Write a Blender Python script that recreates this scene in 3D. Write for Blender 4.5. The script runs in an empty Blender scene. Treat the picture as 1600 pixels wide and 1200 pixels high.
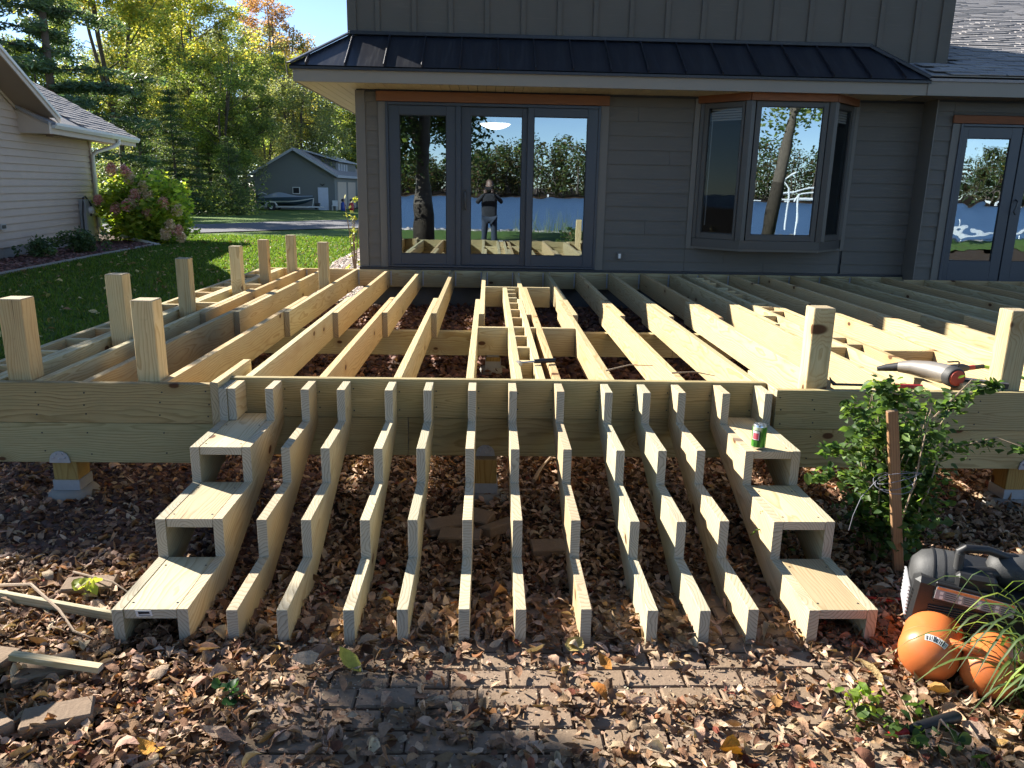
import bpy, bmesh, math, random
import numpy as np
from mathutils import Vector, Matrix, Euler

R = math.radians
random.seed(7)
RNG = np.random.default_rng(7)
sc = bpy.context.scene
COL = sc.collection

# ------------------------------------------------------------------ camera
CAM_H = 1.65
cam_d = bpy.data.cameras.new('camera')
cam = bpy.data.objects.new('camera', cam_d)
COL.objects.link(cam)
p_, r_, y_ = R(14.2), R(1.07), R(1.91)
fw = Vector((math.sin(y_) * math.cos(p_), math.cos(y_) * math.cos(p_), -math.sin(p_)))
rt0 = Vector((math.cos(y_), -math.sin(y_), 0))
up0 = rt0.cross(fw)
rt = rt0 * math.cos(r_) + up0 * math.sin(r_)
up = up0 * math.cos(r_) - rt0 * math.sin(r_)
cam.matrix_world = Matrix(((rt.x, up.x, -fw.x, 0), (rt.y, up.y, -fw.y, 0), (rt.z, up.z, -fw.z, CAM_H), (0, 0, 0, 1)))
cam_d.sensor_width = 36
cam_d.lens = 1211 / 1600 * 36
cam_d.clip_start = 0.02
cam_d.clip_end = 2000
sc.camera = cam

# ------------------------------------------------------------------ light
SUN_TO = Vector((-0.228, 0.150, 0.167)).normalized()
world = bpy.data.worlds.new('World')
sc.world = world
world.use_nodes = True
wn = world.node_tree.nodes
wl = world.node_tree.links
wn.clear()
sky = wn.new('ShaderNodeTexSky')
sky.sky_type = 'NISHITA'
sky.sun_disc = False
sky.sun_elevation = math.asin(SUN_TO.z)
sky.sun_rotation = math.atan2(SUN_TO.x, SUN_TO.y)
sky.altitude = 200
sky.air_density = 0.65
sky.dust_density = 0.0
sky.ozone_density = 1.2
bg = wn.new('ShaderNodeBackground')
bg.inputs['Strength'].default_value = 0.078
wo = wn.new('ShaderNodeOutputWorld')
wl.new(sky.outputs[0], bg.inputs[0])
wl.new(bg.outputs[0], wo.inputs[0])
sun_d = bpy.data.lights.new('sun', 'SUN')
sun_d.energy = 5.0
sun_d.angle = R(0.53)
sun_d.color = (1.0, 0.94, 0.84)
sun = bpy.data.objects.new('sun', sun_d)
COL.objects.link(sun)
sun.rotation_mode = 'QUATERNION'
sun.rotation_quaternion = SUN_TO.to_track_quat('Z', 'Y')
sun.location = SUN_TO * 30
sc.view_settings.view_transform = 'Standard'
sc.view_settings.look = 'None'
sc.view_settings.gamma = 1
sc.view_settings.exposure = 1.7
sc.cycles.use_denoising = True
sc.cycles.max_bounces = 7
sc.cycles.diffuse_bounces = 4
sc.cycles.transparent_max_bounces = 12
sc.cycles.transmission_bounces = 5
sc.cycles.caustics_reflective = False
sc.cycles.caustics_refractive = False
sc.cycles.sample_clamp_indirect = 6

# ------------------------------------------------------------------ node helpers
class NT:
    def __init__(s, name):
        s.m = bpy.data.materials.new(name)
        s.m.use_nodes = True
        s.t = s.m.node_tree
        s.n = s.t.nodes
        s.n.clear()
        s.out = s.n.new('ShaderNodeOutputMaterial')
    def node(s, typ, **kw):
        nd = s.n.new(typ)
        for k, v in kw.items():
            setattr(nd, k, v)
        return nd
    def put(s, sock, v):
        if isinstance(v, bpy.types.NodeSocket):
            s.t.links.new(v, sock)
        elif v is not None:
            if isinstance(v, (tuple, list)) and len(v) == 3 and sock.type == 'RGBA':
                v = (*v, 1)
            sock.default_value = v
    def math(s, op, a, b=None, c=None, clamp=False):
        nd = s.node('ShaderNodeMath', operation=op)
        nd.use_clamp = clamp
        for i, v in enumerate((a, b, c)):
            if v is not None:
                s.put(nd.inputs[i], v)
        return nd.outputs[0]
    def vmath(s, op, a, b=None):
        nd = s.node('ShaderNodeVectorMath', operation=op)
        s.put(nd.inputs[0], a)
        if b is not None:
            s.put(nd.inputs[1], b)
        return nd.outputs['Value'] if op in ('LENGTH', 'DOT_PRODUCT') else nd.outputs[0]
    def mix(s, f, a, b, blend='MIX'):
        nd = s.node('ShaderNodeMix', data_type='RGBA', blend_type=blend)
        s.put(nd.inputs['Factor'], f)
        s.put(nd.inputs[6], a)
        s.put(nd.inputs[7], b)
        return nd.outputs[2]
    def noise(s, vec, scale, detail=3, rough=0.55, dist=0.0, out=0):
        nd = s.node('ShaderNodeTexNoise')
        if vec is not None:
            s.put(nd.inputs['Vector'], vec)
        nd.inputs['Scale'].default_value = scale
        nd.inputs['Detail'].default_value = detail
        nd.inputs['Roughness'].default_value = rough
        nd.inputs['Distortion'].default_value = dist
        return nd.outputs[out]
    def ramp(s, f, stops):
        nd = s.node('ShaderNodeValToRGB')
        s.put(nd.inputs[0], f)
        e = nd.color_ramp.elements
        while len(e) < len(stops):
            e.new(0.5)
        for k, (pos, c) in enumerate(stops):
            e[k].position = pos
            e[k].color = (*c, 1) if len(c) == 3 else c
        return nd.outputs[0]
    def sstep(s, f, lo, hi):
        nd = s.node('ShaderNodeMapRange', interpolation_type='SMOOTHSTEP')
        s.put(nd.inputs[0], f)
        nd.inputs[1].default_value = lo
        nd.inputs[2].default_value = hi
        return nd.outputs[0]
    def coord(s, kind='Object'):
        return s.node('ShaderNodeTexCoord').outputs[kind]
    def scale(s, vec, sx, sy, sz):
        return s.vmath('MULTIPLY', vec, (sx, sy, sz))
    def bump(s, h, strength=0.3, dist=0.01):
        nd = s.node('ShaderNodeBump')
        nd.inputs['Strength'].default_value = strength
        nd.inputs['Distance'].default_value = dist
        s.put(nd.inputs['Height'], h)
        return nd.outputs[0]
    def bsdf(s, col, rough=0.6, normal=None, metal=0.0, spec=None, coat=None):
        b = s.node('ShaderNodeBsdfPrincipled')
        s.put(b.inputs['Base Color'], col)
        s.put(b.inputs['Roughness'], rough)
        s.put(b.inputs['Metallic'], metal)
        if spec is not None:
            b.inputs['Specular IOR Level'].default_value = spec
        if coat is not None:
            b.inputs['Coat Weight'].default_value = coat
        if normal is not None:
            s.put(b.inputs['Normal'], normal)
        s.t.links.new(b.outputs[0], s.out.inputs[0])
        return b
    def rnd(s):
        return s.node('ShaderNodeObjectInfo').outputs['Random']

M = {}

def paint(name, col, rough=0.55, var=0.12, scale=6.0, bump=0.08, spec=None, bscale=None, metal=0.0, obvar=0.0, coat=None):
    t = NT(name)
    c = t.coord()
    n = t.noise(c, scale, 4)
    dark = tuple(x * (1 - var) for x in col)
    lite = tuple(min(1, x * (1 + var)) for x in col)
    cc = t.mix(n, dark, lite)
    if obvar:
        v = t.math('MULTIPLY_ADD', t.rnd(), obvar * 2, 1 - obvar)
        comb = t.node('ShaderNodeCombineXYZ')
        for i in range(3):
            t.put(comb.inputs[i], v)
        cc = t.mix(1.0, cc, comb.outputs[0], 'MULTIPLY')
    n2 = t.noise(c, bscale or scale * 12, 3)
    t.bsdf(cc, rough, t.bump(n2, bump, 0.004), metal, spec, coat)
    M[name] = t.m
    return t.m

# --- sawn treated pine, solid rings about an off-centre pith, long axis local X
def make_wood(name, early, late, green, endc, knotc=(0.10, 0.045, 0.02), sat=1.0, knots=True):
    t = NT(name)
    c = t.coord()
    rnd = t.rnd()
    wn_ = t.node('ShaderNodeTexWhiteNoise', noise_dimensions='1D')
    t.put(wn_.inputs[0] if wn_.inputs[0].name == 'W' else wn_.inputs['W'], rnd)
    rc = wn_.outputs['Color']
    off = t.vmath('MULTIPLY', t.vmath('SUBTRACT', rc, (0.5, 0.5, 0.5)), (9.0, 0.26, 0.22))
    p = t.vmath('ADD', c, off)
    warp = t.noise(t.scale(p, 0.9, 4, 4), 1.6, 2)
    warp2 = t.noise(t.scale(p, 3.0, 26, 26), 1.5, 3)
    # knots
    vor = t.node('ShaderNodeTexVoronoi', feature='F1', voronoi_dimensions='2D')
    ps = t.node('ShaderNodeSeparateXYZ')
    t.put(ps.inputs[0], p)
    pc = t.node('ShaderNodeCombineXYZ')
    t.put(pc.inputs[0], t.math('MULTIPLY', ps.outputs[0], 2.4))
    t.put(pc.inputs[1], t.math('ADD', t.math('MULTIPLY', ps.outputs[2], 4.2), t.math('MULTIPLY', ps.outputs[1], 1.2)))
    t.put(vor.inputs['Vector'], pc.outputs[0])
    vor.inputs['Scale'].default_value = 1.0
    vor.inputs['Randomness'].default_value = 1.0
    dist = vor.outputs['Distance']
    sep = t.node('ShaderNodeSeparateColor')
    t.put(sep.inputs[0], vor.outputs['Color'])
    has = t.math('GREATER_THAN', sep.outputs[0], 0.6)
    ksize = t.math('MULTIPLY_ADD', sep.outputs[1], 0.045, 0.02)
    kd = t.math('SUBTRACT', dist, ksize)
    knot = t.math('MULTIPLY', t.math('SUBTRACT', 1.0, t.sstep(kd, 0.0, 0.03)), has)
    halo = t.math('MULTIPLY', t.math('SUBTRACT', 1.0, t.sstep(kd, 0.0, 0.22)), has)
    if not knots:
        knot = t.math('MULTIPLY', knot, 0.0)
    q = t.vmath('LENGTH', t.vmath('MULTIPLY', p, (0.0, 1.0, 1.0)))
    ph = t.math('MULTIPLY', q, 84.0)
    ph = t.math('ADD', ph, t.math('MULTIPLY', warp, 7.5))
    ph = t.math('ADD', ph, t.math('MULTIPLY', warp2, 0.9))
    ph = t.math('ADD', ph, t.math('MULTIPLY', halo, 3.2))
    fr = t.math('FRACT', ph)
    ring = t.ramp(fr, [(0.0, (0, 0, 0)), (0.55, (0.22, 0.22, 0.22)), (0.86, (1, 1, 1)), (0.95, (0.75, 0.75, 0.75)), (1.0, (0, 0, 0))])
    fiber = t.noise(t.scale(p, 5, 160, 160), 2.0, 2)
    blot = t.noise(t.scale(p, 1.2, 5, 5), 2.2, 3)
    base = t.mix(t.math('MULTIPLY', ring, 0.8), early, late)
    base = t.mix(t.math('MULTIPLY', t.sstep(blot, 0.42, 0.72), 0.55), base, green)
    base = t.mix(t.math('MULTIPLY', t.sstep(fiber, 0.35, 0.8), 0.30), base, late)
    base = t.mix(t.math('MULTIPLY', halo, 0.35), base, (late[0] * 0.9, late[1] * 0.72, late[2] * 0.55))
    base = t.mix(knot, base, knotc)
    # per board warmth
    sep2 = t.node('ShaderNodeSeparateColor')
    t.put(sep2.inputs[0], rc)
    warm = t.mix(sep2.outputs[2], (0.86, 0.92, 0.90), (1.08, 0.97, 0.84))
    base = t.mix(1.0, base, warm, 'MULTIPLY')
    val = t.mix(sep2.outputs[0], (0.74, 0.72, 0.70), (1.08, 1.08, 1.08))
    base = t.mix(1.0, base, val, 'MULTIPLY')
    stain = t.noise(t.scale(p, 1.6, 7, 7), 1.1, 4)
    base = t.mix(t.math('MULTIPLY', t.sstep(stain, 0.52, 0.78), 0.38), base, (late[0] * 0.8, late[1] * 0.72, late[2] * 0.7))
    # stamp / ink smears and dirt
    dirt = t.noise(p, 23, 4)
    base = t.mix(t.math('MULTIPLY', t.sstep(dirt, 0.62, 0.78), 0.22), base, (0.16, 0.12, 0.07))
    # drying checks: long thin splits
    chk = t.noise(t.scale(p, 0.9, 70, 70), 1.0, 1)
    chk2 = t.noise(t.scale(p, 0.7, 3, 3), 1.3, 2)
    cf = t.math('MULTIPLY', t.sstep(chk, 0.745, 0.775), t.sstep(chk2, 0.5, 0.6))
    base = t.mix(t.math('MULTIPLY', cf, 0.8), base, (0.10, 0.06, 0.03))
    # end grain: weathered, ring contrast stronger
    geo = t.node('ShaderNodeNewGeometry')
    vt = t.node('ShaderNodeVectorTransform', vector_type='NORMAL', convert_from='WORLD', convert_to='OBJECT')
    t.put(vt.inputs[0], geo.outputs['Normal'])
    sp = t.node('ShaderNodeSeparateXYZ')
    t.put(sp.inputs[0], vt.outputs[0])
    ax = t.math('ABSOLUTE', sp.outputs[0])
    endf = t.sstep(ax, 0.22, 0.6)
    endcol = t.mix(t.math('MULTIPLY', t.math('MULTIPLY', ring, t.math('MULTIPLY_ADD', blot, 1.1, 0.15)), 0.8), endc, tuple(x * 0.30 for x in endc))
    base = t.mix(t.math('MULTIPLY', endf, 0.85), base, endcol)
    h = t.math('ADD', t.math('MULTIPLY', ring, 0.6), t.math('MULTIPLY', fiber, 0.5))
    t.bsdf(base, 0.72, t.bump(h, 0.35, 0.0012), 0, 0.25)
    M[name] = t.m

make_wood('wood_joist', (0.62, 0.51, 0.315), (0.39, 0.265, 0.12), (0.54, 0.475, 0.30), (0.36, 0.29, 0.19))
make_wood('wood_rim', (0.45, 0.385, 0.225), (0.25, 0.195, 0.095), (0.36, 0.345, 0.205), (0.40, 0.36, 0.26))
make_wood('wood_stringer', (0.56, 0.49, 0.345), (0.36, 0.275, 0.155), (0.46, 0.43, 0.30), (0.40, 0.37, 0.315))
make_wood('wood_post', (0.44, 0.30, 0.11), (0.27, 0.16, 0.045), (0.36, 0.28, 0.11), (0.30, 0.22, 0.12))
make_wood('cedar', (0.26, 0.115, 0.065), (0.20, 0.085, 0.045), (0.24, 0.11, 0.06), (0.26, 0.10, 0.05), knots=False)
make_wood('old_wood', (0.30, 0.19, 0.11), (0.18, 0.10, 0.055), (0.26, 0.18, 0.11), (0.2, 0.14, 0.09))

# --- embossed fibre cement siding
def make_siding(name, col, dust=0.35):
    t = NT(name)
    c = t.coord()
    r = t.rnd()
    comb = t.node('ShaderNodeCombineXYZ')
    t.put(comb.inputs[0], t.math('MULTIPLY', r, 37.0))
    p = t.vmath('ADD', c, comb.outputs[0])
    g = t.noise(t.scale(p, 2.2, 40, 40), 1.6, 4, 0.6, 0.6)
    big = t.noise(p, 2.5, 4)
    streak = t.noise(t.scale(p, 3, 30, 60), 1.0, 4)
    cc = t.mix(big, tuple(x * 0.88 for x in col), tuple(x * 1.12 for x in col))
    cc = t.mix(t.math('MULTIPLY', t.sstep(streak, 0.55, 0.75), dust), cc, tuple(x * 1.5 for x in col))
    cc = t.mix(t.math('MULTIPLY', r, 0.18), cc, tuple(x * 0.8 for x in col))
    t.bsdf(cc, 0.6, t.bump(g, 0.55, 0.0025), 0, 0.35)
    M[name] = t.m

make_siding('siding_house', (0.112, 0.103, 0.091), 0.5)
make_siding('siding_vinyl', (0.52, 0.42, 0.34), 0.12)
make_siding('batten_house', (0.105, 0.091, 0.073), 0.3)
paint('trim_house', (0.128, 0.118, 0.104), 0.5, 0.06, 4, 0.05)
paint('fascia_house', (0.22, 0.195, 0.16), 0.5, 0.06, 3, 0.05)
paint('door_frame', (0.034, 0.042, 0.058), 0.38, 0.05, 5, 0.03, 0.5)
paint('bay_frame', (0.062, 0.058, 0.054), 0.42, 0.05, 5, 0.03, 0.4)
paint('black_gasket', (0.012, 0.012, 0.014), 0.5)
paint('black_flashing', (0.016, 0.018, 0.024), 0.45)
paint('foundation', (0.075, 0.08, 0.088), 0.85, 0.2, 3, 0.3)
paint('soffit_house', (0.56, 0.50, 0.36), 0.55, 0.05, 3, 0.03)
paint('white_paint', (0.78, 0.78, 0.76), 0.45, 0.04, 3, 0.02)
paint('neighbor_trim', (0.54, 0.45, 0.37), 0.45, 0.05, 3, 0.03)
paint('neighbor_soffit', (0.30, 0.23, 0.185), 0.6, 0.05, 3, 0.03)
paint('utility_grey', (0.36, 0.37, 0.38), 0.45, 0.1, 8, 0.05, metal=0.1)
paint('dark_metal', (0.03, 0.03, 0.032), 0.4)
paint('interior_wall', (0.16, 0.13, 0.11), 0.8, 0.1, 1)
paint('interior_floor', (0.13, 0.075, 0.04), 0.5, 0.2, 2)
paint('blind_white', (0.55, 0.54, 0.52), 0.6)
paint('garage_wall', (0.17, 0.18, 0.175), 0.6, 0.05, 1)
paint('garage_trim', (0.42, 0.44, 0.47), 0.5)
paint('garage_door', (0.62, 0.66, 0.76), 0.45)
paint('boat_blue', (0.03, 0.055, 0.085), 0.3, 0.1, 3)
paint('boat_cover', (0.24, 0.29, 0.34), 0.8, 0.15, 3)
paint('boat_white', (0.62, 0.62, 0.60), 0.35)
paint('rubber', (0.018, 0.018, 0.02), 0.8)
paint('galv', (0.36, 0.38, 0.42), 0.45, 0.15, 30, 0.12, metal=0.35)
paint('concrete', (0.24, 0.23, 0.21), 0.9, 0.2, 14, 0.5)
paint('can_metal', (0.75, 0.75, 0.75), 0.25, 0.03, 20, 0.02, metal=0.95)
paint('comp_grey', (0.038, 0.038, 0.038), 0.6, 0.35, 26, 0.25, obvar=0.1)
paint('comp_black', (0.011, 0.011, 0.012), 0.5, 0.2, 20, 0.1)
paint('comp_orange', (0.56, 0.15, 0.04), 0.38, 0.12, 9, 0.05, 0.5)
paint('label_grey', (0.34, 0.34, 0.35), 0.5)
paint('label_white', (0.75, 0.74, 0.72), 0.5)
paint('label_orange', (0.75, 0.26, 0.09), 0.5)
paint('nail_red', (0.42, 0.055, 0.025), 0.45)
paint('nail_silver', (0.42, 0.38, 0.33), 0.38, 0.15, 20, 0.1, metal=0.6)
paint('hose_green', (0.36, 0.62, 0.09), 0.4)
paint('bar_red', (0.30, 0.02, 0.02), 0.4)
paint('steel', (0.5, 0.5, 0.52), 0.3, 0.1, 20, 0.05, metal=0.9)
paint('wire_grey', (0.16, 0.16, 0.19), 0.5)
paint('bark', (0.10, 0.078, 0.058), 0.9, 0.55, 9, 1.0, bscale=22)
paint('bark_pale', (0.24, 0.20, 0.155), 0.9, 0.5, 5, 1.0, bscale=18)
paint('twig', (0.30, 0.22, 0.15), 0.85, 0.25, 18, 0.4)
paint('blue_plastic', (0.02, 0.07, 0.38), 0.35)
paint('red_plastic', (0.45, 0.02, 0.02), 0.35)
paint('paper_tag', (0.6, 0.6, 0.62), 0.6)
paint('cloth_dark', (0.018, 0.020, 0.026), 0.9)
paint('denim', (0.03, 0.042, 0.065), 0.9)
paint('skin', (0.16, 0.095, 0.07), 0.55)
paint('hair', (0.05, 0.03, 0.02), 0.8)

def make_metal_roof():
    t = NT('metal_roof')
    c = t.coord()
    n = t.noise(t.scale(c, 3, 1, 1), 3, 4)
    st = t.noise(t.scale(c, 14, 1.2, 1.2), 2, 4)
    cc = t.mix(n, (0.016, 0.017, 0.023), (0.027, 0.028, 0.036))
    cc = t.mix(t.math('MULTIPLY', t.sstep(st, 0.5, 0.75), 0.35), cc, (0.07, 0.07, 0.07))
    t.bsdf(cc, t.math('MULTIPLY_ADD', st, 0.2, 0.28), t.bump(n, 0.15, 0.01), 0.2, 0.5)
    M['metal_roof'] = t.m
make_metal_roof()

def make_shingle():
    t = NT('shingle')
    c = t.coord()
    r = t.rnd()
    comb = t.node('ShaderNodeCombineXYZ')
    for i in range(3):
        t.put(comb.inputs[i], t.math('MULTIPLY', r, 17.0))
    p = t.vmath('ADD', c, comb.outputs[0])
    g = t.noise(p, 260, 2)
    b = t.noise(p, 9, 3)
    cc = t.mix(t.sstep(g, 0.3, 0.7), (0.20, 0.19, 0.185), (0.44, 0.42, 0.41))
    cc = t.mix(t.math('MULTIPLY', t.math('ADD', b, r), 0.28), cc, (0.20, 0.19, 0.195))
    t.bsdf(cc, 0.9, t.bump(g, 0.6, 0.003), 0, 0.2)
    M['shingle'] = t.m
make_shingle()

def make_glass(name, wav=0.0, base=0.34, tint=(0.42, 0.42, 0.42)):
    t = NT(name)
    gl = t.node('ShaderNodeBsdfGlossy')
    gl.inputs['Roughness'].default_value = 0.0
    gl.inputs['Color'].default_value = (0.72, 0.88, 1.0, 1)
    tr = t.node('ShaderNodeBsdfTransparent')
    tr.inputs['Color'].default_value = (*tint, 1)
    lw = t.node('ShaderNodeFresnel')
    lw.inputs['IOR'].default_value = 1.5 if base > 0 else 1.28
    if wav:
        n = t.noise(t.coord(), 2.2, 2)
        nb = t.bump(n, wav, 0.02)
        t.put(gl.inputs['Normal'], nb)
    f = t.math('ADD', lw.outputs[0], base, clamp=True)
    mx = t.node('ShaderNodeMixShader')
    t.put(mx.inputs[0], f)
    t.put(mx.inputs[1], tr.outputs[0])
    t.put(mx.inputs[2], gl.outputs[0])
    t.t.links.new(mx.outputs[0], t.out.inputs[0])
    M[name] = t.m
make_glass('glass_door', 0.03)
make_glass('glass_bay', 0.02)
make_glass('glass_wavy', 0.12)
make_glass('glass_side', 0.02, 0.0, (0.6, 0.6, 0.6))

def make_leafmat(name, trans=0.45, rough=0.5, gloss=0.3, crumple=0.0):
    t = NT(name)
    a = t.node('ShaderNodeAttribute', attribute_name='col')
    col = a.outputs['Color']
    d = t.node('ShaderNodeBsdfPrincipled')
    if crumple:
        c_ = t.coord()
        n1 = t.noise(c_, 55, 4, 0.6)
        n2 = t.noise(c_, 210, 3, 0.6)
        col = t.mix(1.0, col, t.mix(n1, (0.55, 0.52, 0.50), (1.45, 1.42, 1.36)), 'MULTIPLY')
        col = t.mix(t.math('MULTIPLY', t.sstep(n2, 0.58, 0.72), 0.5), col, (0.07, 0.045, 0.03))
        t.put(d.inputs['Normal'], t.bump(t.math('ADD', n1, t.math('MULTIPLY', n2, 0.35)), crumple, 0.006))
    t.put(d.inputs['Base Color'], col)
    d.inputs['Roughness'].default_value = rough
    d.inputs['Specular IOR Level'].default_value = gloss
    tl = t.node('ShaderNodeBsdfTranslucent')
    tc = t.mix(1.0, col, (1.35, 1.25, 0.6), 'MULTIPLY')
    t.put(tl.inputs[0], tc)
    mx = t.node('ShaderNodeMixShader')
    mx.inputs[0].default_value = trans
    t.put(mx.inputs[1], d.outputs[0])
    t.put(mx.inputs[2], tl.outputs[0])
    t.t.links.new(mx.outputs[0], t.out.inputs[0])
    M[name] = t.m
make_leafmat('leaf', 0.55)
make_leafmat('needle', 0.4)
make_leafmat('dry_leaf', 0.10, 0.8, 0.12, 0.8)
make_leafmat('petal', 0.3, 0.8, 0.1)

def make_attr(name, rough=0.8, bump=0.3, spec=0.3, bs=60):
    t = NT(name)
    a = t.node('ShaderNodeAttribute', attribute_name='col')
    n = t.noise(t.coord(), bs, 3)
    v = t.mix(n, (0.72, 0.72, 0.72), (1.2, 1.2, 1.2))
    cc = t.mix(1.0, a.outputs['Color'], v, 'MULTIPLY')
    t.bsdf(cc, rough, t.bump(n, bump, 0.003), 0, spec)
    M[name] = t.m
make_attr('chips', 0.75, 0.5, 0.35)

def make_ground():
    t = NT('soil')
    c = t.coord()
    n = t.noise(c, 30, 6, 0.7)
    m = t.noise(c, 2.0, 4)
    cc = t.mix(n, (0.018, 0.011, 0.007), (0.10, 0.062, 0.038))
    cc = t.mix(t.math('MULTIPLY', m, 0.4), cc, (0.07, 0.05, 0.036))
    t.bsdf(cc, 0.95, t.bump(n, 0.9, 0.02), 0, 0.15)
    M['soil'] = t.m
    t = NT('turf')
    c = t.coord()
    n = t.noise(c, 90, 5, 0.7)
    m = t.noise(c, 0.55, 5, 0.6)
    k = t.noise(c, 7, 4)
    cc = t.mix(n, (0.05, 0.10, 0.018), (0.14, 0.23, 0.045))
    cc = t.mix(t.sstep(m, 0.4, 0.7), cc, (0.10, 0.145, 0.03))
    cc = t.mix(t.math('MULTIPLY', t.sstep(k, 0.55, 0.75), 0.35), cc, (0.17, 0.17, 0.06))
    t.bsdf(cc, 0.9, t.bump(n, 1.0, 0.03), 0, 0.2)
    M['turf'] = t.m
    t = NT('asphalt')
    c = t.coord()
    n = t.noise(c, 60, 4)
    t.bsdf(t.mix(n, (0.05, 0.052, 0.06), (0.12, 0.12, 0.13)), 0.85, t.bump(n, 0.5, 0.01))
    M['asphalt'] = t.m
    t = NT('brick_paver')
    c = t.coord()
    r = t.rnd()
    n = t.noise(c, 60, 5, 0.7)
    m = t.noise(c, 9, 4)
    cc = t.mix(n, (0.13, 0.088, 0.056), (0.33, 0.235, 0.152))
    cc = t.mix(t.math('MULTIPLY', m, 0.5), cc, (0.18, 0.137, 0.10))
    cc = t.mix(t.math('MULTIPLY', r, 0.35), cc, (0.26, 0.19, 0.15))
    t.bsdf(cc, 0.9, t.bump(n, 0.6, 0.006), 0, 0.2)
    M['brick_paver'] = t.m
    t = NT('water')
    c = t.coord()
    n = t.noise(t.scale(c, 1, 1.6, 1), 2.6, 4, 0.6)
    n2 = t.noise(t.scale(c, 1, 1.4, 1), 14, 3, 0.6)
    h = t.math('ADD', n, t.math('MULTIPLY', n2, 0.25))
    t.bsdf((0.05, 0.10, 0.19), 0.32, t.bump(h, 0.6, 0.2), 0, 0.35)
    M['water'] = t.m
make_ground()

# ------------------------------------------------------------------ mesh helpers
def setp(o, label=None, cat=None, group=None, kind=None):
    if label: o['label'] = label
    if cat: o['category'] = cat
    if group: o['group'] = group
    if kind: o['kind'] = kind
    return o

def thing(name, label, cat, loc=(0, 0, 0), group=None, rotz=0.0):
    o = bpy.data.objects.new(name, None)
    o.empty_display_size = 0.1
    COL.objects.link(o)
    o.location = loc
    o.rotation_euler = (0, 0, rotz)
    return setp(o, label, cat, group)

def link(name, me, parent=None, loc=(0, 0, 0), matname=None):
    o = bpy.data.objects.new(name, me)
    COL.objects.link(o)
    if parent is not None:
        o.parent = parent
        o.location = Vector(loc)
    else:
        o.location = loc
    return o

def root_loc(parent):
    v = Vector((0, 0, 0))
    while parent is not None:
        v += parent.location
        parent = parent.parent
    return v

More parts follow.
